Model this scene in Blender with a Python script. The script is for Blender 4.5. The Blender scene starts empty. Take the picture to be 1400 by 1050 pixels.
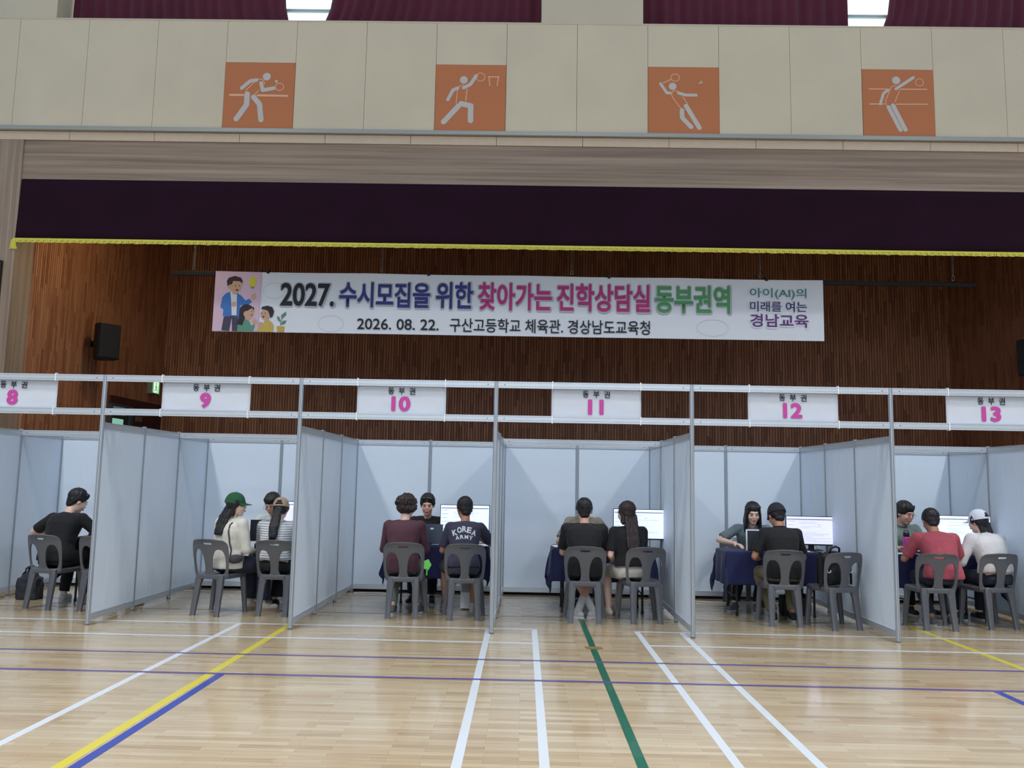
import bpy, bmesh, math, random
from mathutils import Vector, Matrix, noise
from mathutils.bvhtree import BVHTree
random.seed(7)
R = math.radians
scene = bpy.context.scene
COL = scene.collection

# ------------------------------------------------------------------ camera
D, CH = 8.4882, 1.4934
F_PX, PITCH, ROLL, YAW = 1147.72, 0.1154, 0.0188, -0.0156
cam = bpy.data.cameras.new('camera')
cam.sensor_fit = 'HORIZONTAL'; cam.sensor_width = 36.0
cam.lens = F_PX / 1400 * 36.0
cam.clip_end = 200
camo = bpy.data.objects.new('camera', cam); COL.objects.link(camo)
camo.location = (0, -D, CH)
# image plane axes: yaw about z, pitch about x, roll about the view axis
camo.matrix_world = (Matrix.Translation((0, -D, CH)) @ Matrix.Rotation(-YAW, 4, 'Z')
                     @ Matrix.Rotation(math.pi / 2 + PITCH, 4, 'X') @ Matrix.Rotation(ROLL, 4, 'Z'))
scene.camera = camo

# ------------------------------------------------------------------ light
scene.view_settings.view_transform = 'Standard'
scene.view_settings.look = 'None'
scene.view_settings.gamma = 1.0
scene.view_settings.use_curve_mapping = False
scene.view_settings.exposure = 0.0
world = bpy.data.worlds.new('hall_ambient'); scene.world = world
world.use_nodes = True
wb = world.node_tree.nodes['Background']
wb.inputs[0].default_value = (0.66, 0.815, 1.0, 1)
wb.inputs[1].default_value = 0.64

def area(name, loc, size, power, color, rot=(0, 0, 0), size_y=None):
    l = bpy.data.lights.new(name, 'AREA'); l.energy = power; l.color = color
    l.shape = 'RECTANGLE'; l.size = size; l.size_y = size_y or size
    o = bpy.data.objects.new(name, l); COL.objects.link(o); o.location = loc; o.rotation_euler = rot
    return o
for lx in (-6.7, 8.2):
    for ly in (-11.0, -7.2, -3.4):
        l = area('ceiling_light', (lx, ly, 11.2), 0.9, 285, (1.0, 0.985, 0.95)); l.data.spread = R(128)
for ly in (-9.0, -4.2):
    l = area('ceiling_light', (0.8, ly, 11.6), 2.2, 190, (1.0, 0.985, 0.95)); l.data.spread = R(128)
# unseen warm fill added behind the valance to brighten the left stage wall
area('stage_side_fill', (-5.6, 5.0, 6.3), 0.35, 42, (1.0, 0.84, 0.50), (R(-10), R(42), 0))
# daylight entering through the tall windows on the long wall behind the camera
area('window_daylight', (1.0, -17.0, 6.0), 16, 330, (0.76, 0.87, 1.0), (R(82), 0, 0), 5)

# ------------------------------------------------------------------ helpers
def lin(c):
    c = c / 255.0
    return c / 12.92 if c <= 0.04045 else ((c + 0.055) / 1.055) ** 2.4
def rgb(r, g, b): return (lin(r), lin(g), lin(b), 1)

MATS = {}
def mat(name, col, rough=0.6, metal=0.0, emit=0.0, noise_amt=0.0, noise_scale=8.0, bump=0.0, bump_scale=60.0,
        stretch=(1, 1, 1), coat=0.0, spec=0.5, sheen=0.0):
    if name in MATS: return MATS[name]
    m = bpy.data.materials.new(name); m.use_nodes = True
    nt = m.node_tree; b = nt.nodes['Principled BSDF']
    b.inputs['Base Color'].default_value = col
    b.inputs['Roughness'].default_value = rough
    b.inputs['Metallic'].default_value = metal
    b.inputs['Specular IOR Level'].default_value = spec
    b.inputs['Coat Weight'].default_value = coat
    b.inputs['Sheen Weight'].default_value = sheen
    if emit:
        b.inputs['Emission Color'].default_value = col
        b.inputs['Emission Strength'].default_value = emit
    tc = mp = None
    if noise_amt or bump:
        tc = nt.nodes.new('ShaderNodeTexCoord'); mp = nt.nodes.new('ShaderNodeMapping')
        mp.inputs['Scale'].default_value = stretch
        nt.links.new(tc.outputs['Object'], mp.inputs['Vector'])
    if noise_amt:
        n = nt.nodes.new('ShaderNodeTexNoise'); n.inputs['Scale'].default_value = noise_scale
        n.inputs['Detail'].default_value = 6
        nt.links.new(mp.outputs[0], n.inputs['Vector'])
        r = nt.nodes.new('ShaderNodeValToRGB')
        r.color_ramp.elements[0].position = 0.3; r.color_ramp.elements[1].position = 0.7
        r.color_ramp.elements[0].color = tuple(max(0, c * (1 - noise_amt)) for c in col[:3]) + (1,)
        r.color_ramp.elements[1].color = tuple(min(1, c * (1 + noise_amt)) for c in col[:3]) + (1,)
        nt.links.new(n.outputs['Fac'], r.inputs['Fac'])
        nt.links.new(r.outputs['Color'], b.inputs['Base Color'])
    if bump:
        n2 = nt.nodes.new('ShaderNodeTexNoise'); n2.inputs['Scale'].default_value = bump_scale
        n2.inputs['Detail'].default_value = 4
        nt.links.new(mp.outputs[0], n2.inputs['Vector'])
        bp = nt.nodes.new('ShaderNodeBump'); bp.inputs['Strength'].default_value = bump
        bp.inputs['Distance'].default_value = 0.01
        nt.links.new(n2.outputs['Fac'], bp.inputs['Height'])
        nt.links.new(bp.outputs['Normal'], b.inputs['Normal'])
    MATS[name] = m
    return m

def link_obj(name, me, m=None, parent=None, smooth=False):
    if m is not None:
        me.materials.clear()
        for k in (m if isinstance(m, (list, tuple)) else [m]): me.materials.append(k)
    if smooth:
        for p in me.polygons: p.use_smooth = True
    o = bpy.data.objects.new(name, me); COL.objects.link(o)
    if parent is not None: o.parent = parent
    return o
def obj(name, bm, m, parent=None, smooth=False):
    me = bpy.data.meshes.new(name); bm.normal_update(); bm.to_mesh(me); bm.free()
    return link_obj(name, me, m, parent, smooth)
def tag(o, label, cat, group=None):
    o['label'] = label; o['category'] = cat
    if group: o['group'] = group
    return o
def thing(name, label, cat, loc=(0, 0, 0), rz=0.0, group=None):
    o = bpy.data.objects.new(name, None); COL.objects.link(o)
    o.empty_display_size = 0.1
    o.location = loc; o.rotation_euler = (0, 0, rz)
    return tag(o, label, cat, group)
def struct(o):
    o['kind'] = 'structure'; return o
def struct_empty(name, loc=(0, 0, 0)):
    o = bpy.data.objects.new(name, None); COL.objects.link(o); o.location = loc
    return struct(o)
def plabel(o, l): o['label'] = l; return o

def box(bm, x0, x1, y0, y1, z0, z1, mi=0, rot=None):
    vs = [bm.verts.new((x, y, z)) for z in (z0, z1) for y in (y0, y1) for x in (x0, x1)]
    if rot is not None:
        for v in vs: v.co = rot @ v.co
    for f in ((0, 2, 3, 1), (4, 5, 7, 6), (0, 1, 5, 4), (2, 6, 7, 3), (0, 4, 6, 2), (1, 3, 7, 5)):
        fc = bm.faces.new([vs[i] for i in f]); fc.material_index = mi
    return vs
def rbox(bm, x0, x1, y0, y1, z0, z1, r=0.004, seg=2):
    """box with rounded edges"""
    t = bmesh.new(); box(t, x0, x1, y0, y1, z0, z1)
    bmesh.ops.bevel(t, geom=t.edges[:], offset=r, segments=seg, affect='EDGES', profile=0.5)
    me = bpy.data.meshes.new('t'); t.to_mesh(me); t.free(); bm.from_mesh(me); bpy.data.meshes.remove(me)
def frame_dir(d):
    d = Vector(d).normalized()
    up = Vector((0, 0, 1)) if abs(d.z) < 0.95 else Vector((0, 1, 0))
    a = d.cross(up).normalized(); b = a.cross(d).normalized()
    return a, b
def loft(bm, rings, cap=True, closed=True, mi=0):
    vr = [[bm.verts.new(p) for p in r] for r in rings]
    n = len(vr[0])
    for a, b in zip(vr[:-1], vr[1:]):
        for i in range(n if closed else n - 1):
            f = bm.faces.new((a[i], a[(i + 1) % n], b[(i + 1) % n], b[i])); f.material_index = mi
    if cap:
        f = bm.faces.new(vr[0][::-1]); f.material_index = mi
        f = bm.faces.new(vr[-1]); f.material_index = mi
    return vr
def tube(bm, pts, r, n=8, mi=0):
    pts = [Vector(p) for p in pts]; rings = []
    for i, p in enumerate(pts):
        d = (pts[min(i + 1, len(pts) - 1)] - pts[max(i - 1, 0)])
        a, b = frame_dir(d)
        rr = r[i] if isinstance(r, (list, tuple)) else r
        rings.append([p + rr * (math.cos(2 * math.pi * k / n) * a + math.sin(2 * math.pi * k / n) * b) for k in range(n)])
    loft(bm, rings, mi=mi)
def ellipsoid(bm, c, r, rot=None, nu=14, nv=9):
    """closed ellipsoid"""
    c = Vector(c); r = (r, r, r) if isinstance(r, (int, float)) else r
    M = rot if rot is not None else Matrix.Identity(3)
    def P(th, ph): return c + M @ Vector((r[0] * math.sin(th) * math.cos(ph), r[1] * math.sin(th) * math.sin(ph), r[2] * math.cos(th)))
    top = bm.verts.new(P(0, 0)); bot = bm.verts.new(P(math.pi, 0))
    rows = [[bm.verts.new(P(math.pi * j / nv, 2 * math.pi * i / nu)) for i in range(nu)] for j in range(1, nv)]
    for i in range(nu):
        k = (i + 1) % nu
        bm.faces.new((top, rows[0][i], rows[0][k])); bm.faces.new((bot, rows[-1][k], rows[-1][i]))
        for a, b in zip(rows[:-1], rows[1:]): bm.faces.new((a[i], b[i], b[k], a[k]))
def capsule(bm, p, q, r0, r1, n=12, round_ends=True):
    """tapered limb segment with rounded ends"""
    p, q = Vector(p), Vector(q); d = q - p; L = d.length
    if L < 1e-6: ellipsoid(bm, p, r0); return
    d.normalize(); a, b = frame_dir(d); rings = []
    def ring(c, rr): return [c + rr * (math.cos(2 * math.pi * k / n) * a + math.sin(2 * math.pi * k / n) * b) for k in range(n)]
    if round_ends:
        for t in (1.38, 1.0, 0.5): rings.append(ring(p - d * r0 * math.sin(t), r0 * math.cos(t)))
    rings.append(ring(p, r0)); rings.append(ring(q, r1))
    if round_ends:
        for t in (0.5, 1.0, 1.38): rings.append(ring(q + d * r1 * math.sin(t), r1 * math.cos(t)))
    loft(bm, rings)
def bake(me, mods):
    """apply modifiers to a mesh, return the new mesh"""
    o = bpy.data.objects.new('t', me); COL.objects.link(o)
    for kind, kw in mods:
        md = o.modifiers.new('m', kind)
        for k, v in kw.items(): setattr(md, k, v)
    dg = bpy.context.evaluated_depsgraph_get(); dg.update()
    out = bpy.data.meshes.new_from_object(o.evaluated_get(dg))
    bpy.data.objects.remove(o)
    return out
def melt(bm, voxel, smooth=3, factor=0.5):
    """fuse closed shapes into one continuous surface"""
    bmesh.ops.recalc_face_normals(bm, faces=bm.faces[:])
    me = bpy.data.meshes.new('m'); bm.to_mesh(me); bm.free()
    mods = [('REMESH', dict(mode='VOXEL', voxel_size=voxel, use_smooth_shade=True))]
    if smooth: mods.append(('SMOOTH', dict(iterations=smooth, factor=factor)))
    out = bake(me, mods); bpy.data.meshes.remove(me)
    return out
def wrinkle(me, amp, scale, seed=0.0, stretch=(1, 1, 1)):
    no = [v.normal.copy() for v in me.vertices]
    off = Vector((seed, seed * 1.7, -seed))
    for v, n in zip(me.vertices, no):
        c = v.co
        q = Vector((c.x * scale * stretch[0], c.y * scale * stretch[1], c.z * scale * stretch[2])) + off
        v.co = c + n * (noise.noise(q) + 0.5 * noise.noise(q * 2.3)) * amp
def dup(root, loc, rz, label, group=None):
    r = root.copy(); COL.objects.link(r); r.location = loc; r.rotation_euler = (0, 0, rz); r['label'] = label
    if group: r['group'] = group
    for ch in list(root.children):
        c = ch.copy(); COL.objects.link(c); c.parent = r
        for g in ch.children:
            d = g.copy(); COL.objects.link(d); d.parent = c
    return r

# text ------------------------------------------------------------------
def _to_me(b_):
    m_ = bpy.data.meshes.new('t'); b_.to_mesh(m_); return m_
def text_bm(body, x0, x1, z0, z1, bold=0.02, y=0.0, depth=0.0, spacing=1.0, slant=0.0):
    c = bpy.data.curves.new('t', 'FONT'); c.body = body; c.offset = min(bold, 0.010); c.resolution_u = 4
    c.space_character = spacing; c.size = 1.0; c.shear = slant
    o = bpy.data.objects.new('t', c); COL.objects.link(o)
    dg = bpy.context.evaluated_depsgraph_get(); dg.update()
    me = bpy.data.meshes.new_from_object(o.evaluated_get(dg))
    bpy.data.objects.remove(o)
    xs = [v.co.x for v in me.vertices]; ys = [v.co.y for v in me.vertices]
    ax, bx, ay, by = min(xs), max(xs), min(ys), max(ys)
    bm = bmesh.new(); bm.from_mesh(me); bpy.data.meshes.remove(me)
    e = max(0.0, bold - 0.010); base = [(v.co.x, v.co.y) for v in bm.verts]
    ax -= e; bx += e; ay -= e; by += e
    if e > 0:
        src = bmesh.new(); src.from_mesh(_to_me(bm)); n0 = len(base)
        for k in range(8):
            me2 = _to_me(src); bm.from_mesh(me2); bpy.data.meshes.remove(me2)
        bm.verts.ensure_lookup_table()
        for k in range(9):
            dx, dy = (0, 0) if k == 8 else (e * math.cos(k * math.pi / 4), e * math.sin(k * math.pi / 4))
            for i in range(n0):
                v = bm.verts[k * n0 + i]; v.co = Vector((base[i][0] + dx, base[i][1] + dy, -0.00008 * k))
        src.free()
    for v in bm.verts:
        v.co = Vector((x0 + (v.co.x - ax) / (bx - ax) * (x1 - x0), y + v.co.z, z0 + (v.co.y - ay) / (by - ay) * (z1 - z0)))
    return bm
# flat drawing in the XZ plane -----------------------------------------
_yk = [0]
def poly(bm, pts, y=0.0):
    _yk[0] = (_yk[0] + 1) % 60; y = y - 0.00001 * _yk[0]
    vs = [bm.verts.new((p[0], y, p[1])) for p in pts]
    f = bm.faces.new(vs)
    if f.calc_area() > 0: pass
    return f
def disc(bm, cx, cz, rx, rz, y=0.0, n=20, a0=0.0, a1=2 * math.pi):
    poly(bm, [(cx + rx * math.cos(a0 + (a1 - a0) * k / n), cz + rz * math.sin(a0 + (a1 - a0) * k / n)) for k in range(n)], y)
def stroke(bm, pts, w, y=0.0, caps=True):
    for (ax, az), (bx, bz) in zip(pts[:-1], pts[1:]):
        dx, dz = bx - ax, bz - az; L = math.hypot(dx, dz) or 1
        nx, nz = -dz / L * w / 2, dx / L * w / 2
        poly(bm, [(ax + nx, az + nz), (ax - nx, az - nz), (bx - nx, bz - nz), (bx + nx, bz + nz)], y)
    if caps:
        for p in pts: disc(bm, p[0], p[1], w / 2, w / 2, y, 14)
def ringline(bm, cx, cz, rx, rz, w, y=0.0, n=28, a0=0.0, a1=2 * math.pi):
    P = [(cx + rx * math.cos(a0 + (a1 - a0) * k / n), cz + rz * math.sin(a0 + (a1 - a0) * k / n)) for k in range(n + 1)]
    stroke(bm, P, w, y, caps=False)

# ------------------------------------------------------------------ materials
def floor_material():
    m = bpy.data.materials.new('maple_floor'); m.use_nodes = True; nt = m.node_tree; L = nt.links.new
    b = nt.nodes['Principled BSDF']
    tc = nt.nodes.new('ShaderNodeTexCoord')
    br = nt.nodes.new('ShaderNodeTexBrick')
    br.offset = 0.37; br.offset_frequency = 2; br.squash = 1.0
    br.inputs['Scale'].default_value = 1.0
    br.inputs['Mortar Size'].default_value = 0.0012
    br.inputs['Brick Width'].default_value = 0.52
    br.inputs['Row Height'].default_value = 0.058
    br.inputs['Color1'].default_value = (0, 0, 0, 1); br.inputs['Color2'].default_value = (1, 1, 1, 1)
    br.inputs['Mortar'].default_value = (0.35, 0.35, 0.35, 1)
    L(tc.outputs['Object'], br.inputs['Vector'])
    br2 = nt.nodes.new('ShaderNodeTexBrick'); br2.offset = 0.61; br2.offset_frequency = 3
    for k, v in (('Scale', 1.0), ('Mortar Size', 0.0), ('Brick Width', 1.3), ('Row Height', 0.058)): br2.inputs[k].default_value = v
    br2.inputs['Color1'].default_value = (0, 0, 0, 1); br2.inputs['Color2'].default_value = (1, 1, 1, 1)
    L(tc.outputs['Object'], br2.inputs['Vector'])
    mp = nt.nodes.new('ShaderNodeMapping'); mp.inputs['Scale'].default_value = (2.2, 30, 1)
    L(tc.outputs['Object'], mp.inputs['Vector'])
    n = nt.nodes.new('ShaderNodeTexNoise'); n.inputs['Scale'].default_value = 1.6; n.inputs['Detail'].default_value = 7
    L(mp.outputs[0], n.inputs['Vector'])
    add = nt.nodes.new('ShaderNodeMath'); add.operation = 'MULTIPLY_ADD'; add.inputs[1].default_value = 0.36
    L(br.outputs['Color'], add.inputs[0])
    m2 = nt.nodes.new('ShaderNodeMath'); m2.operation = 'MULTIPLY'; m2.inputs[1].default_value = 0.28
    L(br2.outputs['Color'], m2.inputs[0]); L(m2.outputs[0], add.inputs[2])
    a2 = nt.nodes.new('ShaderNodeMath'); a2.operation = 'MULTIPLY_ADD'; a2.inputs[1].default_value = 0.55
    L(n.outputs['Fac'], a2.inputs[0]); L(add.outputs[0], a2.inputs[2])
    r = nt.nodes.new('ShaderNodeValToRGB'); cr = r.color_ramp
    cr.elements[0].position = 0.18; cr.elements[0].color = rgb(154, 132, 103)
    cr.elements[1].position = 1.0; cr.elements[1].color = rgb(195, 181, 155)
    e = cr.elements.new(0.42); e.color = rgb(174, 153, 122)
    e = cr.elements.new(0.7); e.color = rgb(184, 167, 138)
    L(a2.outputs[0], r.inputs['Fac'])
    mx = nt.nodes.new('ShaderNodeMixRGB'); mx.blend_type = 'MULTIPLY'
    L(br.outputs['Fac'], mx.inputs['Fac']); L(r.outputs['Color'], mx.inputs['Color1']); mx.inputs['Color2'].default_value = (0.72, 0.66, 0.58, 1)
    L(mx.outputs[0], b.inputs['Base Color'])
    b.inputs['Roughness'].default_value = 0.24
    b.inputs['Specular IOR Level'].default_value = 0.5
    b.inputs['Coat Weight'].default_value = 0.5; b.inputs['Coat Roughness'].default_value = 0.10
    n3 = nt.nodes.new('ShaderNodeTexNoise'); n3.inputs['Scale'].default_value = 4; L(mp.outputs[0], n3.inputs['Vector'])
    bp = nt.nodes.new('ShaderNodeBump'); bp.inputs['Strength'].default_value = 0.05; bp.inputs['Distance'].default_value = 0.01
    L(n3.outputs['Fac'], bp.inputs['Height']); L(bp.outputs[0], b.inputs['Normal'])
    return m
def slat_material(axis):
    m = bpy.data.materials.new('stage_slat_wood'); m.use_nodes = True; nt = m.node_tree; L = nt.links.new
    b = nt.nodes['Principled BSDF']
    tc = nt.nodes.new('ShaderNodeTexCoord'); sp = nt.nodes.new('ShaderNodeSeparateXYZ'); L(tc.outputs['Object'], sp.inputs[0])
    fx = nt.nodes.new('ShaderNodeMath'); fx.operation = 'DIVIDE'; fx.inputs[1].default_value = SP; L(sp.outputs[axis], fx.inputs[0])
    fl = nt.nodes.new('ShaderNodeMath'); fl.operation = 'FLOOR'; L(fx.outputs[0], fl.inputs[0])
    wn = nt.nodes.new('ShaderNodeTexWhiteNoise'); wn.noise_dimensions = '1D'; L(fl.outputs[0], wn.inputs['W'])
    zz = nt.nodes.new('ShaderNodeMath'); zz.operation = 'DIVIDE'; zz.inputs[1].default_value = 0.55; L(sp.outputs[2], zz.inputs[0])
    za = nt.nodes.new('ShaderNodeMath'); za.operation = 'ADD'; L(zz.outputs[0], za.inputs[0]); L(wn.outputs['Value'], za.inputs[1])
    zf = nt.nodes.new('ShaderNodeMath'); zf.operation = 'FLOOR'; L(za.outputs[0], zf.inputs[0])
    cb = nt.nodes.new('ShaderNodeCombineXYZ'); L(fl.outputs[0], cb.inputs[0]); L(zf.outputs[0], cb.inputs[1])
    w2 = nt.nodes.new('ShaderNodeTexWhiteNoise'); w2.noise_dimensions = '3D'; L(cb.outputs[0], w2.inputs['Vector'])
    r = nt.nodes.new('ShaderNodeValToRGB'); cr = r.color_ramp
    cr.elements[0].position = 0.0; cr.elements[0].color = rgb(142, 90, 62)
    cr.elements[1].position = 1.0; cr.elements[1].color = rgb(188, 130, 94)
    e = cr.elements.new(0.25); e.color = rgb(164, 108, 76)
    L(w2.outputs['Value'], r.inputs['Fac']); L(r.outputs['Color'], b.inputs['Base Color'])
    b.inputs['Roughness'].default_value = 0.55
    return m
def grain_material(name, c0, c1, stretch):
    m = bpy.data.materials.new(name); m.use_nodes = True; nt = m.node_tree; L = nt.links.new
    b = nt.nodes['Principled BSDF']
    tc = nt.nodes.new('ShaderNodeTexCoord'); mp = nt.nodes.new('ShaderNodeMapping'); mp.inputs['Scale'].default_value = stretch
    L(tc.outputs['Object'], mp.inputs['Vector'])
    n = nt.nodes.new('ShaderNodeTexNoise'); n.inputs['Scale'].default_value = 1.0; n.inputs['Detail'].default_value = 8; n.inputs['Roughness'].default_value = 0.65
    L(mp.outputs[0], n.inputs['Vector'])
    r = nt.nodes.new('ShaderNodeValToRGB'); r.color_ramp.elements[0].position = 0.33; r.color_ramp.elements[1].position = 0.68
    r.color_ramp.elements[0].color = c0; r.color_ramp.elements[1].color = c1
    L(n.outputs['Fac'], r.inputs['Fac']); L(r.outputs['Color'], b.inputs['Base Color'])
    b.inputs['Roughness'].default_value = 0.55
    return m
SP = 0.06
M_FLOOR = floor_material()
M_SLATX = slat_material(0); M_SLATY = slat_material(1)
M_GRAIN_H = grain_material('greige_wood_horizontal', rgb(124, 104, 88), rgb(172, 150, 130), (0.22, 6, 14))
M_GRAIN_V = grain_material('greige_wood_vertical', rgb(124, 104, 88), rgb(172, 150, 130), (14, 6, 0.22))
M_CREAM = mat('cream_acoustic_panel', rgb(222, 207, 180), 0.85, noise_amt=0.035, noise_scale=1.3, bump=0.25, bump_scale=260)
M_CREAMW = mat('cream_painted_wall', rgb(212, 198, 174), 0.85, noise_amt=0.03, noise_scale=1.0)
M_BEIGE = mat('beige_strip_panel', rgb(214, 192, 168), 0.7, noise_amt=0.03)
M_TRIM = mat('grey_metal_trim', rgb(172, 170, 162), 0.4, 0.6)
M_DARK = mat('dark_gap', rgb(40, 34, 30), 0.9)
M_STAGE = mat('stage_board', rgb(120, 84, 54), 0.5, noise_amt=0.15, noise_scale=5)
M_CEIL = mat('stage_ceiling_paint', rgb(60, 50, 46), 0.9)
M_MAROON = mat('maroon_velvet', rgb(92, 26, 48), 0.9, noise_amt=0.12, noise_scale=3, sheen=0.15)
M_VALANCE = mat('dark_plum_velvet', rgb(40, 20, 34), 0.95, noise_amt=0.10, noise_scale=1.2, bump=0.2, bump_scale=30, spec=0.1)
M_FRINGE = mat('yellow_fringe', rgb(214, 204, 84), 0.8, noise_amt=0.12, noise_scale=60, stretch=(1, 1, 0.1))
M_ORANGE = mat('orange_board', rgb(200, 122, 78), 0.75, noise_amt=0.03, noise_scale=2)
M_PICT = mat('pale_grey_print', rgb(206, 198, 190), 0.7)
M_PICTL = mat('pale_pink_print', rgb(240, 184, 152), 0.7)
M_BLACK = mat('black_plastic', rgb(12, 12, 14), 0.5)
M_STEEL = mat('black_steel', rgb(24, 23, 24), 0.55, 0.2)
M_CHAIN = mat('zinc_chain', rgb(150, 146, 140), 0.35, 0.8)
M_ALU = mat('anodised_aluminium', rgb(200, 205, 211), 0.36, 0.55, noise_amt=0.02)
M_ALUP = mat('anodised_post', rgb(178, 184, 192), 0.34, 0.55)
M_RUB = mat('grey_foot', rgb(95, 95, 98), 0.7)
M_SCREW = mat('screw_head', rgb(110, 112, 118), 0.4, 0.7)
def panel_material():
    m = mat('white_booth_panel', rgb(208, 220, 234), 0.55, noise_amt=0.012, noise_scale=1.5)
    nt = m.node_tree; L = nt.links.new; b = nt.nodes['Principled BSDF']
    tc = nt.nodes.new('ShaderNodeTexCoord'); mp = nt.nodes.new('ShaderNodeMapping')
    mp.inputs['Scale'].default_value = (3.0, 3.0, 0.9); mp.inputs['Rotation'].default_value = (0.35, 0.3, 0)
    L(tc.outputs['Object'], mp.inputs['Vector'])
    n = nt.nodes.new('ShaderNodeTexNoise'); n.inputs['Scale'].default_value = 1.0; n.inputs['Detail'].default_value = 2; n.inputs['Distortion'].default_value = 0.6
    L(mp.outputs[0], n.inputs['Vector'])
    bp = nt.nodes.new('ShaderNodeBump'); bp.inputs['Strength'].default_value = 0.5; bp.inputs['Distance'].default_value = 0.035
    L(n.outputs['Fac'], bp.inputs['Height']); L(bp.outputs[0], b.inputs['Normal'])
    return m
M_PANEL = panel_material()
M_CHAIR = mat('grey_moulded_plastic', rgb(85, 86, 91), 0.33, noise_amt=0.04, noise_scale=12)
M_SIGN = mat('white_banner_fabric', rgb(192, 198, 210), 0.6, bump=0.25, bump_scale=5)
M_MAG = mat('magenta_print', rgb(184, 58, 148), 0.6)
M_INK = mat('navy_black_print', rgb(28, 32, 48), 0.6)
M_NAVYC = mat('navy_tablecloth', rgb(24, 30, 74), 0.9, noise_amt=0.08, noise_scale=14, sheen=0.1)
M_BLKC = mat('black_tablecloth', rgb(20, 20, 28), 0.9, noise_amt=0.08, noise_scale=14)
M_TABTOP = mat('light_tabletop', rgb(210, 208, 200), 0.5)
M_PAPER = mat('white_paper', rgb(232, 234, 242), 0.7)
M_SKIN = mat('skin_light', rgb(206, 160, 138), 0.5, noise_amt=0.03, noise_scale=20)
M_SKIN2 = mat('skin_tan', rgb(178, 126, 98), 0.5, noise_amt=0.03, noise_scale=20)
M_SKIN3 = mat('skin_pale', rgb(222, 186, 168), 0.5, noise_amt=0.03, noise_scale=20)
M_HAIR = mat('black_hair', rgb(13, 11, 13), 0.42, noise_amt=0.3, noise_scale=30, bump=0.6, bump_scale=60, stretch=(3, 3, 0.5))
M_HAIRB = mat('dark_brown_hair', rgb(44, 27, 27), 0.45, noise_amt=0.3, noise_scale=30, bump=0.6, bump_scale=60, stretch=(3, 3, 0.5))
M_LIP = mat('lips', rgb(160, 84, 80), 0.45)
M_EYE = mat('dark_eye', rgb(26, 18, 16), 0.25)
M_EYEW = mat('eye_white', rgb(176, 162, 154), 0.35)

# ================================================================== STRUCTURE
bm = bmesh.new(); box(bm, -16, 18, -18, 4.4, -0.12, 0)
floor = struct(obj('floor', bm, M_FLOOR))
def line(x0, x1, y0, y1, m, label, z=0.0006):
    bm = bmesh.new(); box(bm, x0, x1, y0, y1, z - 0.0004, z + 0.0002)
    return plabel(obj('court_line', bm, m, floor), label)
MW = mat('white_line_paint', rgb(196, 202, 210), 0.35, coat=0.2)
MY = mat('yellow_line_paint', rgb(196, 184, 62), 0.35, coat=0.2)
MB = mat('blue_line_paint', rgb(48, 66, 148), 0.35, coat=0.2)
MP = mat('purple_line_paint', rgb(84, 72, 130), 0.35, coat=0.2)
MG = mat('green_line_paint', rgb(22, 92, 72), 0.35, coat=0.2, noise_amt=0.12, noise_scale=9)
MK = mat('black_line_paint', rgb(92, 82, 72), 0.4)
line(-2.895, -2.84, -8, 0.31, MW, 'white court line')
line(-2.385, -2.32, -8, 0.30, MY, 'yellow court line')
line(-2.30, -2.235, -8, -1.90, MB, 'blue court line')
line(-0.355, -0.30, -8, 0.27, MW, 'white court line')
line(0.11, 0.165, -8, 0.31, MW, 'white court line')
line(0.63, 0.69, -8, 1.12, MG, 'green centre line')
line(1.15, 1.205, -8, 0.30, MW, 'white court line')
line(1.60, 1.655, -8, 0.30, MW, 'white court line')
line(4.215, 4.28, -8, 1.0, MY, 'yellow court line')
line(3.53, 3.595, -8, -1.92, MB, 'blue court line')
for a, b in ((-9, 0.165), (1.15, 9)):
    line(a, b, 0.255, 0.305, MW, 'white court line', 0.0010)
    line(a, b, -0.47, -0.42, MW, 'white court line', 0.0010)
line(-9, 9, -1.235, -1.19, MP, 'purple court line', 0.0012)
line(-9, 9, -1.95, -1.90, MP, 'purple court line', 0.0012)
line(-9, 9, 1.09, 1.115, MK, 'thin dark court line', 0.0010)
line(-9, 9, 2.61, 2.65, MW, 'white court line', 0.0010)
bm = bmesh.new()
loft(bm, [[(0.585, -0.575, z), (0.735, -0.575, z), (0.745, -0.655, z), (0.70, -0.672, z), (0.63, -0.672, z), (0.60, -0.655, z)] for z in (0.0008, 0.006)])
plabel(obj('floor_plate', bm, mat('brown_tape', rgb(120, 98, 62), 0.6), floor), 'brown plate across the green line')

# stage: platform, walls clad in slats, ceiling
XL, XR, YF, YB = -8.11, 9.41, 3.02, 10.07
bm = bmesh.new(); box(bm, XL - 0.3, XR + 0.3, YF, YB + 0.3, 0, 0.9)
struct(obj('floor_stage', bm, M_STAGE))
bm = bmesh.new(); box(bm, XL, XR, YF - 0.03, YF, 0, 0.88); struct(obj('baseboard_shade', bm, M_DARK))  # near-black facing, shade of the gap under the booth backs put into colour
def slat_run(bm, a0, a1, z0, z1, fn):
    k = math.ceil(a0 / SP)
    if k * SP - a0 > 0.004: fn(bm, a0, k * SP - 0.006 if k * SP - a0 > 0.012 else k * SP, z0, z1)
    e = math.floor(a1 / SP + 1e-6) * SP
    if a1 - e > 0.004: fn(bm, e, a1, z0, z1)
    while (k + 1) * SP <= a1 + 1e-6:
        s = k * SP
        fn(bm, s + 0.006, s + SP - 0.006, z0, z1); k += 1
def wall_with_slats(name, bmw, m, slat_m, runs, fn):
    w = struct(obj(name, bmw, m)); bm = bmesh.new()
    for r in runs: slat_run(bm, *r, fn)
    s = obj('slat', bm, slat_m, w); s['kind'] = 'stuff'
    return w
M_BACKING = mat('slat_backing', rgb(48, 28, 20), 0.8)
bm = bmesh.new(); box(bm, XL - 0.3, XR + 0.3, YB, YB + 0.2, 0.9, 7.4)
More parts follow.
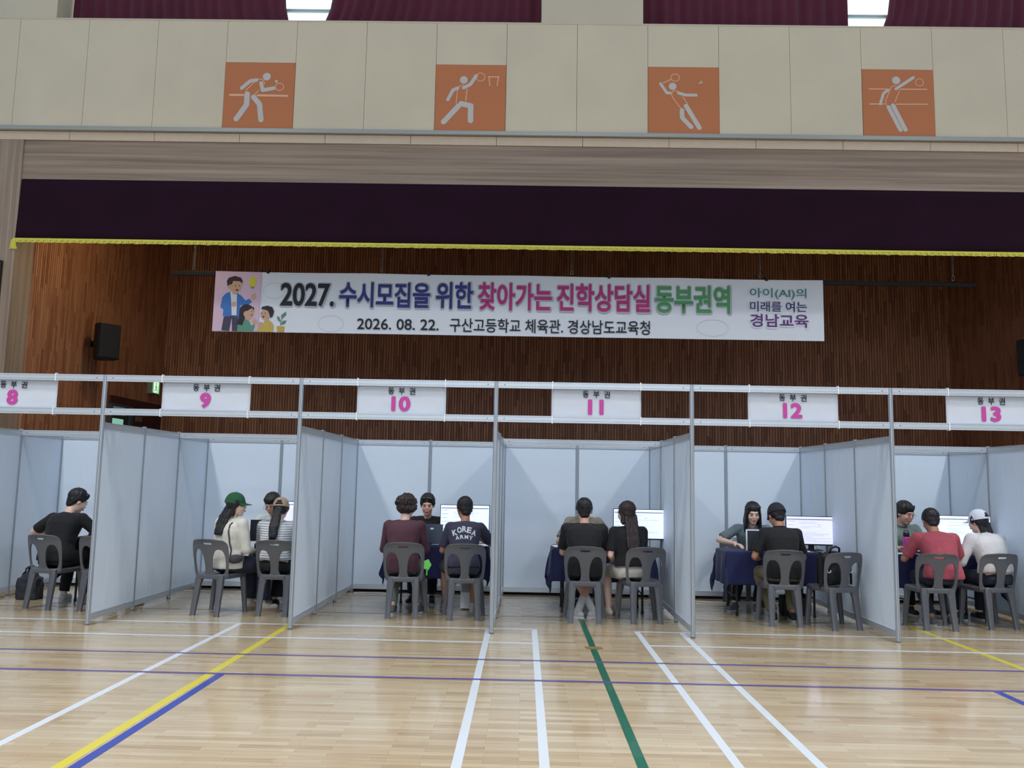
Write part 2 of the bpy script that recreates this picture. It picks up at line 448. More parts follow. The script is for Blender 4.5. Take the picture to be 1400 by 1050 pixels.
wall_with_slats('wall_back', bm, M_BACKING, M_SLATX, [(XL, XR, 0.9, 7.0)], lambda b, s, e, z0, z1: box(b, s, e, YB - 0.022, YB, z0, z1))
bm = bmesh.new(); box(bm, XL - 0.25, XL, 4.87, YB, 0.9, 7.4)
wl = wall_with_slats('wall_left', bm, M_BACKING, M_SLATY, [(4.87, 7.68, 0.9, 7.0), (7.68, YB, 3.02, 7.0)], lambda b, s, e, z0, z1: box(b, XL, XL + 0.022, s, e, z0, z1))
bm = bmesh.new(); box(bm, XR, XR + 0.25, 4.87, YB, 0.9, 7.4)
wall_with_slats('wall_right', bm, M_BACKING, M_SLATY, [(4.87, YB, 0.9, 7.0)], lambda b, s, e, z0, z1: box(b, XR - 0.022, XR, s, e, z0, z1))
bm = bmesh.new(); box(bm, XL - 0.3, XR + 0.3, 4.6, YB + 0.2, 7.0, 7.2)
struct(obj('ceiling', bm, M_CEIL))
# dark timber lining beside the stage door, with the door itself
M_DKWOOD = grain_material('dark_red_timber', rgb(58, 30, 26), rgb(78, 42, 34), (4, 4, 0.5))
bm = bmesh.new(); box(bm, XL, XL + 0.03, 8.62, YB - 0.03, 0.9, 2.87)
box(bm, XL, XL + 0.06, 7.68, YB - 0.03, 2.87, 3.02)
struct(obj('trim_1', bm, M_DKWOOD))
d = struct_empty('door_1', (XL, 7.70, 0.9))
M_DOORF = mat('grey_door_frame', rgb(88, 98, 106), 0.4, 0.4)
bm = bmesh.new(); box(bm, 0, 0.07, 0.0, 0.06, 0, 1.97); box(bm, 0, 0.07, 0.80, 0.92, 0, 1.97); box(bm, 0, 0.07, 0.06, 0.80, 1.93, 1.97)
obj('door_frame', bm, M_DOORF, d)
bm = bmesh.new(); box(bm, 0.01, 0.04, 0.06, 0.80, 0, 1.93)
obj('door_leaf', bm, mat('dark_door_leaf', rgb(50, 56, 62), 0.5), d)
bm = bmesh.new(); box(bm, 0.04, 0.046, 0.03, 0.56, 1.22, 1.68)
plabel(obj('door_glass', bm, mat('mint_lit_glass', rgb(160, 224, 200), 0.3, emit=0.55), d), 'pale green lit glass')
bm = bmesh.new(); box(bm, 0.04, 0.046, 0.07, 0.60, 1.76, 1.92)
plabel(obj('door_glass', bm, mat('grey_green_glass', rgb(128, 156, 150), 0.3, emit=0.22), d), 'grey green glass')
bm = bmesh.new(); rbox(bm, 0.0, 0.012, -0.15, 0.15, -0.05, 0.05, 0.004)
t = thing('door_plate', 'small pale name plate on the dark timber beside the stage door', 'sign', (XL + 0.031, 8.95, 2.64))
obj('plate', bm, mat('pale_plate', rgb(132, 112, 104), 0.5), t)

# proscenium: jambs, lintel, strip, trim, upper wall with acoustic panels
bm = bmesh.new(); box(bm, -16, XL, 4.35, 4.87, 0, 6.80)
struct(obj('wall_jamb_left', bm, M_GRAIN_V))
bm = bmesh.new(); box(bm, XR, 18, 4.35, 4.87, 0, 6.80)
struct(obj('wall_jamb_right', bm, M_GRAIN_V))
bm = bmesh.new(); box(bm, XL, XR, 4.37, 4.87, 6.15, 6.80)
struct(obj('wall_lintel', bm, M_GRAIN_H))
t2 = struct_empty('trim_2')
bm = bmesh.new(); box(bm, -16, 18, 4.37, 4.9, 6.80, 6.95); obj('backing', bm, M_DARK, t2)
for k in range(-6, 8):
    x0 = -0.52 + 1.372 * k
    bm = bmesh.new(); box(bm, x0 + 0.004, x0 + 1.368, 4.345, 4.372, 6.802, 6.94)
    obj('panel', bm, M_BEIGE, t2)
bm = bmesh.new(); box(bm, -16, 18, 4.27, 4.40, 6.945, 6.985); box(bm, -16, 18, 4.30, 4.40, 6.985, 7.02)
struct(obj('trim_3', bm, M_TRIM))
up = struct_empty('wall_upper')
bm = bmesh.new(); box(bm, -16, 18, 4.372, 4.62, 7.02, 8.85); obj('backing', bm, mat('joint_grey', rgb(112, 104, 88), 0.9), up)
bm = bmesh.new(); box(bm, -16, 18, 4.335, 4.66, 8.85, 8.872); plabel(obj('coping', bm, M_CREAMW, up), 'cream ledge along the top')
PICT = {-4: 0, -1: 1, 2: 2, 5: 3}
PX0, PW = -0.385, 1.1355
for k in range(-9, 13):
    x0 = PX0 + PW * k
    bm = bmesh.new()
    if k in PICT: box(bm, x0 + 0.003, x0 + PW - 0.003, 4.342, 4.374, 8.145, 8.85)
    else: box(bm, x0 + 0.003, x0 + PW - 0.003, 4.342, 4.374, 7.02, 8.85)
    obj('panel', bm, M_CREAM, up)
# columns between the upper windows
for i, (a, b) in enumerate(((-9.4, -7.76), (0.17, 1.81), (9.74, 11.4))):
    bm = bmesh.new(); box(bm, a, b, 4.352, 5.1, 8.872, 12.2)
    o = struct(obj('trim_%d' % (4 + i), bm, M_CREAMW))
bm = bmesh.new(); box(bm, -16, 18, 4.9, 5.1, 7.2, 8.9); box(bm, -16, 18, 4.9, 5.1, 11.6, 12.4)
struct(obj('wall_clerestory', bm, M_CREAMW))
M_WIN = mat('daylit_window_glass', rgb(222, 238, 246), 0.2, emit=1.25)
M_WFR = mat('window_frame_white', rgb(190, 205, 200), 0.4)
def window(i, a, b, gx):
    w = struct_empty('window_%d' % i, (0, 4.96, 0))
    bm = bmesh.new(); box(bm, a, b, 0.0, 0.01, 8.9, 11.6); obj('pane', bm, M_WIN, w)
    n = 6
    for k in range(n + 1):
        x = a + (b - a) * k / n
        if abs(x - gx) < 0.5: x += 0.55 if x > gx else -0.55
        bm = bmesh.new(); box(bm, x - 0.03, x + 0.03, -0.04, 0.0, 8.9, 11.6); obj('frame_post', bm, M_WFR, w)
    for z in (9.36, 11.0):
        bm = bmesh.new(); box(bm, a, b, -0.045, 0.0, z, z + 0.05); obj('transom', bm, M_WFR, w)
window(1, -7.76, 0.17, -3.87); window(2, 1.81, 9.74, 5.55)
def curtain(x0, x1, inner, lean, label):
    """pleated drape; its inner edge swings away from the window gap as it rises"""
    bm = bmesh.new(); nx = int((x1 - x0) * 26); nz = 12; rows = []
    for j in range(nz + 1):
        z = 8.60 + 3.0 * j / nz; row = []
        for i in range(nx + 1):
            u = i / nx
            xa, xb = x0, x1
            sw = lean * min(1.0, (z - 8.9) / 0.55) if z > 8.9 else 0
            if inner == 'r': xb -= sw
            else: xa += sw
            x = xa + (xb - xa) * u
            ph = x0 + (x1 - x0) * u
            y = 4.80 + 0.035 * math.sin(ph * 31 + 1.3 * math.sin(ph * 2.1)) + 0.02 * math.sin(ph * 12.7 + 0.5) + 0.02 * noise.noise((ph * 3, z, 0))
            row.append(bm.verts.new((x, y, z)))
        rows.append(row)
    for a, b in zip(rows[:-1], rows[1:]):
        for i in range(nx): bm.faces.new((a[i], a[i + 1], b[i + 1], b[i]))
    me = bpy.data.meshes.new('curtain'); bm.to_mesh(me); bm.free()
    me = bake(me, [('SOLIDIFY', dict(thickness=0.006))])
    o = link_obj('curtain', me, M_MAROON, None, True)
    return tag(o, label, 'curtain', 'maroon window curtains above the cream wall')
curtain(-7.74, -4.03, 'r', 0.12, 'maroon pleated curtain between the top left column and the left window gap')
curtain(-3.56, 0.16, 'l', 0.20, 'maroon pleated curtain between the left window gap and the middle cream column')
curtain(1.82, 5.26, 'r', 0.0, 'maroon pleated curtain between the middle cream column and the right window gap')
curtain(5.78, 9.72, 'l', 0.20, 'maroon pleated curtain at the top right, right of the right window gap')

# pictogram boards ---------------------------------------------------
def board(k, corners, draw, label):
    x0 = PX0 + PW * k; BL, BR, TL = corners
    t = thing('pictogram_board', label, 'sign', (x0, 4.335, 7.02), 0, 'orange sport pictogram boards')
    W, H = PW - 0.004, 1.118
    bm = bmesh.new(); box(bm, 0.004, W, 0.0, 0.035, 0.0, H); obj('board', bm, M_ORANGE, t)
    ex = (BR[0] - BL[0], BR[1] - BL[1]); ey = (TL[0] - BL[0], TL[1] - BL[1]); det = ex[0] * ey[1] - ex[1] * ey[0]
    def q(x, y):
        dx, dy = x - BL[0], y - BL[1]
        return ((dx * ey[1] - dy * ey[0]) / det * W, (ex[0] * dy - ex[1] * dx) / det * H)
    s = W / ex[0]
    fig, ln = bmesh.new(), bmesh.new()
    draw(lambda pts, w: stroke(fig, [q(*p) for p in pts], w * s, -0.002),
         lambda pts, w: stroke(ln, [q(*p) for p in pts], w * s, -0.001),
         lambda c, r: disc(fig, *q(*c), r * s, r * s, -0.002),
         lambda c, rx, ry, w: ringline(ln, *q(*c), rx * s, ry * s, w * s, -0.001))
    obj('figure', fig, M_PICT, t); plabel(obj('outline', ln, M_PICTL, t), 'thin pale pink lines')
def d1(F, Ln, Dk, Rg):
    Ln([(190, 488), (355, 492)], 26); Ln([(535, 497), (905, 510)], 26)
    Dk((648, 265), 50); Dk((768, 325), 18)
    F([(335, 405), (440, 318), (520, 305)], 46); F([(578, 345), (598, 435), (735, 412)], 48)
    F([(405, 480), (398, 615), (272, 790)], 68); F([(485, 520), (560, 610), (580, 805)], 66)
    Ln([(388, 445), (392, 425), (480, 345), (540, 295), (580, 292), (612, 318), (620, 355)], 10); Ln([(548, 435), (500, 485)], 10)
    Rg((808, 395), 52, 48, 10)
def d2(F, Ln, Dk, Rg):
    Dk((473, 288), 52)
    F([(262, 545), (330, 420), (390, 395)], 44); F([(470, 390), (560, 345), (635, 235)], 46)
    F([(400, 630), (205, 835)], 70); F([(435, 600), (560, 628), (555, 820)], 72)
    Ln([(378, 610), (370, 575), (388, 440), (400, 390), (425, 362), (465, 352)], 10); Ln([(515, 405), (495, 560)], 12)
    Rg((692, 250), 58, 55, 10)
    Ln([(795, 248), (932, 250)], 14); Ln([(803, 255), (812, 365)], 12); Ln([(925, 258), (908, 365)], 12)
def d3(F, Ln, Dk, Rg):
    Dk((402, 333), 50); Rg((438, 216), 56, 50, 10); Ln([(385, 240), (280, 288)], 12)
    F([(245, 298), (325, 420), (365, 420)], 38); F([(478, 422), (570, 448), (705, 450)], 40)
    F([(517, 650), (517, 745), (630, 868)], 58); F([(572, 592), (738, 878)], 60)
    Ln([(470, 405), (440, 385), (400, 400), (385, 440), (400, 480), (490, 605), (520, 635), (548, 640)], 10); Ln([(528, 468), (588, 560)], 10)
    F([(748, 290), (785, 282)], 14); F([(775, 262), (785, 285)], 14)
def d4(F, Ln, Dk, Rg):
    Ln([(190, 348), (420, 350)], 14); Ln([(605, 352), (950, 353)], 14); Ln([(195, 548), (385, 548)], 14); Ln([(545, 550), (955, 550)], 14)
    Dk((548, 235), 54); Rg((856, 262), 52, 50, 9)
    F([(332, 548), (378, 410), (440, 362)], 36); F([(545, 348), (775, 198)], 40)
    F([(440, 590), (590, 890)], 54); F([(500, 568), (655, 885)], 58)
    Ln([(545, 302), (505, 308), (475, 335), (405, 500), (405, 545), (425, 570), (465, 575)], 9); Ln([(590, 365), (525, 525)], 9)
board(-4, ((92, 908), (968, 930), (130, 75)), d1, 'orange board of a table tennis player with a round bat, leftmost pictogram')
board(-1, ((80, 955), (1000, 972), (110, 82)), d2, 'orange board of a player throwing a ball at a basket')
board(2, ((70, 958), (995, 968), (85, 75)), d3, 'orange board of a badminton player reaching back with a racket')
board(5, ((105, 975), (1048, 985), (95, 88)), d4, 'orange board of a volleyball player at a two-line net, rightmost pictogram')

# valance with fringe -------------------------------------------------
v = thing('stage_valance', 'dark plum valance curtain with yellow fringe hanging across the stage opening', 'curtain', (0, 4.385, 0))
bm = bmesh.new(); nx = 260; rows = []
for j in range(9):
    z = 6.15 - (6.15 - 5.17) * j / 8; row = []
    for i in range(nx + 1):
        x = XL + 0.02 - 0.03 * (j / 8) + (XR - XL - 0.02) * i / nx
        y = 0.012 * noise.noise((x * 1.7, z * 0.8, 0)) * j / 8 * 2 - 0.03
        row.append(bm.verts.new((x, y, z)))
    rows.append(row)
for a, b in zip(rows[:-1], rows[1:]):
    for i in range(nx): bm.faces.new((a[i], b[i], b[i + 1], a[i + 1]))
me = bpy.data.meshes.new('valance'); bm.to_mesh(me); bm.free()
link_obj('drape', bake(me, [('SOLIDIFY', dict(thickness=0.01))]), M_VALANCE, v, True)
bm = bmesh.new(); box(bm, XL - 0.04, XR, -0.045, -0.025, 5.145, 5.175)
x = XL - 0.04; i = 0
while x < XR:
    l = 0.042 + 0.010 * noise.noise((x * 9, 0, 0)); y = -0.036 + 0.008 * math.sin(i * 1.7)
    box(bm, x, x + 0.022, y - 0.006, y + 0.006, 5.15 - l, 5.15); x += 0.026; i += 1
for k in range(9):
    a = XL - 0.05 + 0.008 * k
    tube(bm, [(a, -0.05, 5.15), (a - 0.01 + 0.002 * k, -0.055, 5.05), (a - 0.02 + 0.006 * k, -0.05, 4.99 + 0.005 * (k % 3))], 0.006, 5)
plabel(obj('fringe', bm, M_FRINGE, v), 'yellow tasselled fringe')['kind'] = 'stuff'

# black framed board on the left jamb
t = thing('wall_board', 'black framed board cut off by the left edge, on the greige wall', 'board', (-8.30, 4.35, 3.0))
bm = bmesh.new()
for a in ((-2.4, 0.03, 1.72, 1.80), (-2.4, 0.03, 0, 0.08), (-0.06, 0.03, 0.08, 1.72), (-2.4, -2.32, 0.08, 1.72)): box(bm, a[0], a[1], -0.06, 0, a[2], a[3])
obj('frame', bm, M_BLACK, t)
bm = bmesh.new(); box(bm, -2.32, -0.06, -0.035, 0, 0.08, 1.72)
obj('screen', bm, mat('dark_glossy_screen', rgb(52, 62, 66), 0.15), t)

# banner, batten, chains ----------------------------------------------
YBn = 5.30
bat = thing('batten', 'black steel batten that the long banner hangs from', 'pole', (0.74, YBn + 0.035, 4.89))
bm = bmesh.new(); rbox(bm, -6.75, 6.76, -0.02, 0.02, -0.035, 0.035, 0.006); obj('bar', bm, M_STEEL, bat)
CH_X = (-5.64, -2.45, 0.75, 3.91, 7.12)
for nm, cx in zip(('leftmost', 'second from left', 'middle', 'second from right', 'rightmost'), CH_X):
    t = thing('chain', nm + ' of the five thin chains holding the black batten', 'chain', (cx, YBn + 0.035, 4.93), 0, 'chains holding the batten')
    bm = bmesh.new()
    pts = [(0.022 * math.sin(a), 0, 0.03 + 0.035 * (1 - math.cos(a))) for a in [2 * math.pi * k / 14 for k in range(15)]]
    tube(bm, pts, 0.006, 6); obj('hook_ring', bm, M_CHAIN, t)
    bm = bmesh.new(); z = 0.10; k = 0
    while z < 2.05:
        s = 0.016
        ax = Vector((1, 0, 0)) if k % 2 else Vector((0, 1, 0))
        pts = [Vector((0, 0, z + 0.025)) + ax * s * math.cos(a) + Vector((0, 0, 0.03 * math.sin(a))) for a in [2 * math.pi * q / 8 for q in range(9)]]
        tube(bm, pts, 0.005, 4); z += 0.045; k += 1
    c = obj('links', bm, M_CHAIN, t); c['kind'] = 'stuff'

BX0, BZ0, BWd, BHt = -5.25, 3.895, 10.19, 1.03
ban = thing('event_banner', 'long white event banner with large Korean title and cartoon family at its left', 'banner', (BX0, YBn, BZ0))
bm = bmesh.new(); nx, nz = 120, 10; rows = []
def bwave(x, z): return 0.008 * noise.noise((x * 0.9, z * 1.4, 0)) + 0.004 * noise.noise((x * 3, z * 3, 5))
for j in range(nz + 1):
    row = []
    for i in range(nx + 1):
        x, z = BWd * i / nx, BHt * j / nz
        sag = 0.010 * math.sin(math.pi * (x % 2.6) / 2.6) * z / BHt
        row.append(bm.verts.new((x, bwave(x, z), z - sag)))
    rows.append(row)
for a, b in zip(rows[:-1], rows[1:]):
    for i in range(nx): bm.faces.new((a[i], a[i + 1], b[i + 1], b[i]))
obj('cloth', bm, mat('banner_vinyl', rgb(238, 240, 246), 0.55, bump=0.25, bump_scale=3), ban, True)
def bpart(name, bm, m, label=None, y=-0.016):
    ys_ = [v_.co.y for v_ in bm.verts]; y0_ = max(ys_)
    for v_ in bm.verts: v_.co.y = y + (v_.co.y - y0_)
    o = obj(name, bm, m, ban)
    if label: plabel(o, label)
    return o
PM = 10.19 / 835.0     # metres of banner per photo pixel
def bx(px): return (px - 292) * PM
def bz(px, py): return (453.5 - (py - (px - 292) * 0.0165)) * BHt / 82.5
def ink(txt, xa, xb, ya, yb, m, bold, label, halo=None, spacing=1.0):
    xm = (xa + xb) / 2
    if halo:
        bpart('lettering_halo', text_bm(txt, bx(xa) - 0.02, bx(xb) + 0.03, bz(xm, yb) - 0.03, bz(xm, ya) + 0.02, bold + 0.03, spacing=spacing), halo, 'pale outline', -0.013)
    bpart('lettering', text_bm(txt, bx(xa), bx(xb), bz(xm, yb), bz(xm, ya), bold, spacing=spacing), m, label, -0.017)
K1 = mat('title_black', rgb(26, 26, 34), 0.6); K2 = mat('title_blue', rgb(50, 52, 128), 0.6)
K3 = mat('title_magenta', rgb(196, 48, 130), 0.6); K4 = mat('title_green', rgb(84, 160, 96), 0.6)
K5 = mat('slogan_teal', rgb(70, 140, 140), 0.6); K6 = mat('slogan_violet', rgb(66, 50, 110), 0.6); K7 = mat('slogan_purple', rgb(104, 52, 132), 0.6)
HL = mat('lettering_shadow', rgb(188, 190, 198), 0.6); HW = mat('lettering_white_edge', rgb(236, 236, 242), 0.6)
ink('2027.', 384, 458, 388, 420, K1, 0.028, 'black year 2027', HL)
ink('수시모집을', 465, 590, 387, 422, K2, 0.028, 'dark blue title word', HL)
ink('위한', 598, 649, 387, 424, K2, 0.028, 'dark blue title word', HL)
ink('찾아가는', 656, 757, 388, 426, K3, 0.028, 'magenta title word', HL)
ink('진학상담실', 764, 891, 390, 428, K3, 0.028, 'magenta title word', HL)
ink('동부권역', 898, 1000, 392, 430, K4, 0.028, 'green title word', HL)
ink('2026. 08. 22.', 491, 603, 437, 452, K1, 0.014, 'black date')
ink('구산고등학교 체육관. 경상남도교육청', 618, 891, 438, 457, K1, 0.012, 'black place line')
ink('아이(AI)의', 1027, 1104, 396, 411, K5, 0.016, 'teal slogan line', HW)
ink('미래를 여는', 1027, 1104, 414, 428, K6, 0.016, 'dark violet slogan line', HW)
ink('경남교육', 1027, 1106, 431, 449, K7, 0.020, 'purple slogan line', HW)
def bc(cx, cy): return ((cx - 25) * 0.1 * PM, (935 - cy + (cx - 25) * 0.0185) * 0.1 * BHt / 82.5)
def P(bm_, pts): poly(bm_, [bc(*p) for p in pts])
def E_(bm_, cx, cy, rx, ry): disc(bm_, *bc(cx, cy), rx * 0.1 * PM, ry * 0.1 * PM, n=22)
def S_(bm_, pts, w): stroke(bm_, [bc(*p) for p in pts], w * 0.1 * PM)
def art(name, m, fn, y, label=None):
    b_ = bmesh.new(); fn(b_); bpart(name, b_, m, label, y)
A = lambda n, r, g, b: mat('print_' + n, rgb(r, g, b), 0.6)
art('pink_field', A('pink', 222, 190, 210), lambda b: P(b, [(30, 112), (668, 130), (655, 940), (25, 930)]), -0.011, 'pale pink background')
art('faint_bubble', A('faint', 204, 207, 214), lambda b: (ringline(b, *bc(850, 385), 145 * 0.1 * PM, 110 * 0.1 * PM, 0.006), ringline(b, (455 - 292) * PM + 0.0, 0.16, 0.21, 0.14, 0.006), ringline(b, bx(976), 0.19, 0.26, 0.14, 0.006)), -0.011)
art('cardigan', A('blue', 62, 118, 196), lambda b: (P(b, [(240, 400), (345, 410), (350, 740), (270, 745), (160, 730), (165, 640), (120, 610), (140, 470), (190, 415)]), P(b, [(345, 415), (400, 450), (465, 520), (515, 490), (555, 540), (480, 600), (400, 580), (385, 750), (350, 745)])), -0.013, 'blue cardigan')
art('shirt', A('white', 228, 228, 232), lambda b: P(b, [(248, 400), (340, 408), (350, 720), (285, 720), (272, 560)]), -0.0145)
art('trousers', A('slate', 70, 64, 88), lambda b: (P(b, [(175, 738), (290, 725), (262, 935), (152, 925)]), P(b, [(285, 725), (380, 740), (372, 938), (300, 935)])), -0.0135)
SK = A('skin', 214, 168, 138)
art('man_face', SK, lambda b: (E_(b, 320, 320, 78, 95), E_(b, 235, 325, 26, 32), P(b, [(275, 380), (350, 390), (335, 440), (280, 430)]), E_(b, 570, 470, 34, 42), S_(b, [(560, 490), (570, 430)], 22), S_(b, [(580, 480), (595, 430)], 18), E_(b, 308, 570, 34, 40)), -0.0150, 'man illustration face and hands')
art('man_hair', A('hair', 58, 34, 40), lambda b: (P(b, [(205, 325), (190, 250), (215, 205), (300, 180), (385, 205), (412, 250), (405, 285), (370, 255), (280, 250), (262, 300), (240, 295)]),), -0.0162)
art('light_bulb', A('yellow', 226, 214, 60), lambda b: (E_(b, 550, 245, 56, 52), P(b, [(505, 270), (598, 270), (575, 330), (525, 328)])), -0.0135, 'yellow light bulb')
art('bulb_base', A('amber', 196, 140, 84), lambda b: P(b, [(515, 325), (582, 328), (565, 358), (532, 355)]), -0.0145)
art('girl_top', A('green', 96, 154, 128), lambda b: P(b, [(470, 770), (530, 800), (560, 860), (600, 845), (612, 870), (590, 940), (370, 935), (375, 870), (420, 800)]), -0.0150, 'green top')
art('girl_hair', A('black', 40, 36, 46), lambda b: (E_(b, 485, 665, 98, 98), P(b, [(390, 650), (385, 760), (355, 845), (440, 858), (470, 760), (480, 660)]), P(b, [(480, 575), (590, 615), (588, 665), (560, 610)])), -0.0160)
art('girl_face', SK, lambda b: (P(b, [(500, 660), (560, 625), (585, 660), (580, 735), (545, 765), (510, 790), (470, 750), (445, 700), (460, 670)]), E_(b, 605, 810, 30, 38), S_(b, [(605, 800), (605, 765)], 14)), -0.0170)
art('boy_top', A('ochre', 212, 180, 88), lambda b: P(b, [(740, 800), (800, 790), (850, 825), (868, 870), (865, 948), (640, 942), (660, 880), (720, 860)]), -0.0150, 'yellow top')
art('boy_face', SK, lambda b: (E_(b, 745, 710, 66, 72), E_(b, 828, 725, 24, 28), P(b, [(745, 770), (800, 770), (800, 800), (745, 810)]), E_(b, 690, 850, 38, 38)), -0.0160)
art('boy_hair', A('black', 40, 36, 46), lambda b: P(b, [(685, 640), (700, 605), (770, 590), (840, 610), (868, 670), (850, 740), (820, 760), (800, 700), (780, 660), (720, 640)]), -0.0170)
art('plant_leaf', A('leaf', 104, 142, 130), lambda b: (S_(b, [(965, 860), (965, 800), (985, 770)], 8), P(b, [(905, 735), (945, 745), (965, 820), (925, 790)]), P(b, [(1030, 670), (1035, 720), (975, 775), (965, 720)]), P(b, [(1045, 790), (1020, 840), (965, 850), (990, 800)])), -0.0150, 'grey green leaves')
art('plant_pot', A('pot', 208, 172, 70), lambda b: P(b, [(912, 870), (1020, 872), (1012, 948), (922, 945)]), -0.0150, 'yellow plant pot')
art('face_mark', A('mark', 90, 44, 42), lambda b: (E_(b, 315, 318, 8, 9), E_(b, 372, 318, 8, 9), E_(b, 340, 375, 20, 12), E_(b, 558, 668, 6, 9), E_(b, 560, 715, 14, 9), E_(b, 702, 690, 7, 9), E_(b, 748, 695, 7, 9), E_(b, 725, 742, 17, 11)), -0.0180)
for cx in (365, 587, 835, 1050):
    bm = bmesh.new(); box(bm, bx(cx) - 0.022, bx(cx) + 0.022, -0.03, 0.06, BHt - 0.03, BHt + 0.035)
    obj('clip', bm, M_BLACK, ban)

# loudspeakers --------------------------------------------------------
def speaker(x, y, z, side, label):
    t = thing('loudspeaker', label, 'speaker', (x, y, z), R(62) * side, 'black loudspeakers on the stage side walls')
    bm = bmesh.new()
    def ring(zz, g=0): return [(-0.20, -0.20 + g, zz), (0.20, -0.20 + g, zz), (0.20, -0.02, zz), (0.10, 0.17, zz), (-0.10, 0.17, zz), (-0.20, -0.02, zz)]
    loft(bm, [ring(-0.32), ring(0.32)])
    bmesh.ops.bevel(bm, geom=bm.edges[:], offset=0.012, segments=2, affect='EDGES')
    obj('cabinet', bm, M_BLACK, t, False)
    bm = bmesh.new(); rbox(bm, -0.185, 0.185, -0.222, -0.20, -0.30, 0.30, 0.008)
    obj('grille', bm, mat('speaker_grille', rgb(26, 26, 32), 0.7, bump=0.5, bump_scale=300), t)
    bm = bmesh.new(); box(bm, -0.05, 0.05, 0.12, 0.46, -0.05, 0.05)
    obj('bracket', bm, M_STEEL, t)
speaker(XL + 0.40, 6.58, 3.88, -1, 'black loudspeaker on the left stage wall above sign 8')
bpy.data.objects['loudspeaker'].rotation_euler.z = R(52)
speaker(XR - 0.40, 6.36, 3.84, 1, 'black loudspeaker cut off by the right edge of the photo')
bpy.data.objects['loudspeaker.001'].rotation_euler.z = R(-52)

# exit sign -----------------------------------------------------------
t = thing('exit_sign', 'glowing green exit sign on the left stage wall above the door', 'sign', (XL + 0.022, 9.27, 3.22))
bm = bmesh.new(); rbox(bm, 0, 0.10, 0, 0.40, 0, 0.32, 0.006); obj('housing', bm, mat('sign_housing', rgb(150, 150, 142), 0.5), t)
bm = bmesh.new(); box(bm, 0.10, 0.103, 0.02, 0.38, 0.02, 0.30); obj('face', bm, mat('exit_green', rgb(60, 180, 96), 0.4, emit=0.6), t)
bm = bmesh.new(); box(bm, 0.103, 0.105, 0.08, 0.32, 0.03, 0.29)
obj('panel', bm, mat('exit_white', rgb(220, 246, 214), 0.4, emit=1.0), t)
bm = bmesh.new(); disc(bm, 0.20, 0.225, 0.022, 0.022); stroke(bm, [(0.20, 0.19), (0.21, 0.13), (0.26, 0.09), (0.25, 0.04)], 0.022); stroke(bm, [(0.21, 0.13), (0.17, 0.09), (0.13, 0.07)], 0.022); stroke(bm, [(0.15, 0.14), (0.19, 0.18), (0.25, 0.15)], 0.016)
for v_ in bm.verts: v_.co = Vector((0.1065, v_.co.x, v_.co.z))
obj('running_figure', bm, mat('exit_figure', rgb(30, 110, 60), 0.5), t)

# ================================================================== BOOTHS
PX = [(-6.27, -6.27), (-4.30, -4.285), (-2.28, -2.255), (-0.29, -0.262), (1.69, 1.70), (3.69, 3.71), (5.68, 5.68)]
NUM = [8, 9, 10, 11, 12, 13]
WHO = {8: 'the hunched young man in black at the far left', 9: 'the two women in green and tan caps', 10: 'the sitters in maroon and KOREA ARMY shirts',
       11: 'the long haired woman in pale shorts', 12: 'the man in the black cap', 13: 'the man in faded red, at the far right'}
DEP = 2.84; HP = 2.015
def post_bm(x, y, h, z0=0.0):
    bm = bmesh.new(); prof = []
    for k in range(8):
        a = 2 * math.pi * k / 8 + math.pi / 8
        for da, rr in ((-0.28, 0.0225), (-0.10, 0.0225), (-0.07, 0.014), (0.07, 0.014), (0.10, 0.0225), (0.28, 0.0225)):
            prof.append((rr * math.cos(a + da - math.pi / 8), rr * math.sin(a + da - math.pi / 8)))
    loft(bm, [[(x + px, y + py, z) for px, py in prof] for z in (z0, h)])
    return bm
def rail_bm(p, q, z0, z1, th=0.03):
    """extruded rail with two shallow grooves on each face"""
    p, q = Vector((p[0], p[1], 0)), Vector((q[0], q[1], 0)); d = (q - p); L = d.length; d.normalize()
    n = Vector((-d.y, d.x, 0)); h = z1 - z0; g = 0.004; t = th / 2
    prof = [(-t, 0), (t, 0), (t, .18 * h), (t - g, .2 * h), (t - g, .26 * h), (t, .28 * h), (t, .74 * h), (t - g, .76 * h), (t - g, .82 * h), (t, .84 * h), (t, h),
            (-t, h), (-t, .84 * h), (-t + g, .82 * h), (-t + g, .76 * h), (-t, .74 * h), (-t, .28 * h), (-t + g, .26 * h), (-t + g, .2 * h), (-t, .18 * h)]
    bm = bmesh.new()
    a, b = p + d * 0.018, q - d * 0.018
    loft(bm, [[c + n * u + Vector((0, 0, z0 + w)) for u, w in prof] for c in (a, b)])
    return bm
def screw(parent, x, y, z, ny=-1):
    bm = bmesh.new()
    loft(bm, [[(x + 0.006 * math.cos(a), y + dy, z + 0.006 * math.sin(a)) for a in [2 * math.pi * k / 8 for k in range(8)]] for dy in (0, 0.003 * ny)])
    obj('screw', bm, M_SCREW, parent)
def panel_bm(p, q, z0, z1, seed=0.0):
    p, q = Vector((p[0], p[1], 0)), Vector((q[0], q[1], 0)); d = (q - p); L = d.length; d.normalize(); n = Vector((-d.y, d.x, 0))
    bm = bmesh.new()
    a, b = p + d * 0.015, q - d * 0.015
    rings = []
    for c in (a, b):
        rings.append([c + n * u + Vector((0, 0, w)) for u, w in ((-0.003, z0), (0.003, z0), (0.003, z1), (-0.003, z1))])
    loft(bm, rings)
    return bm
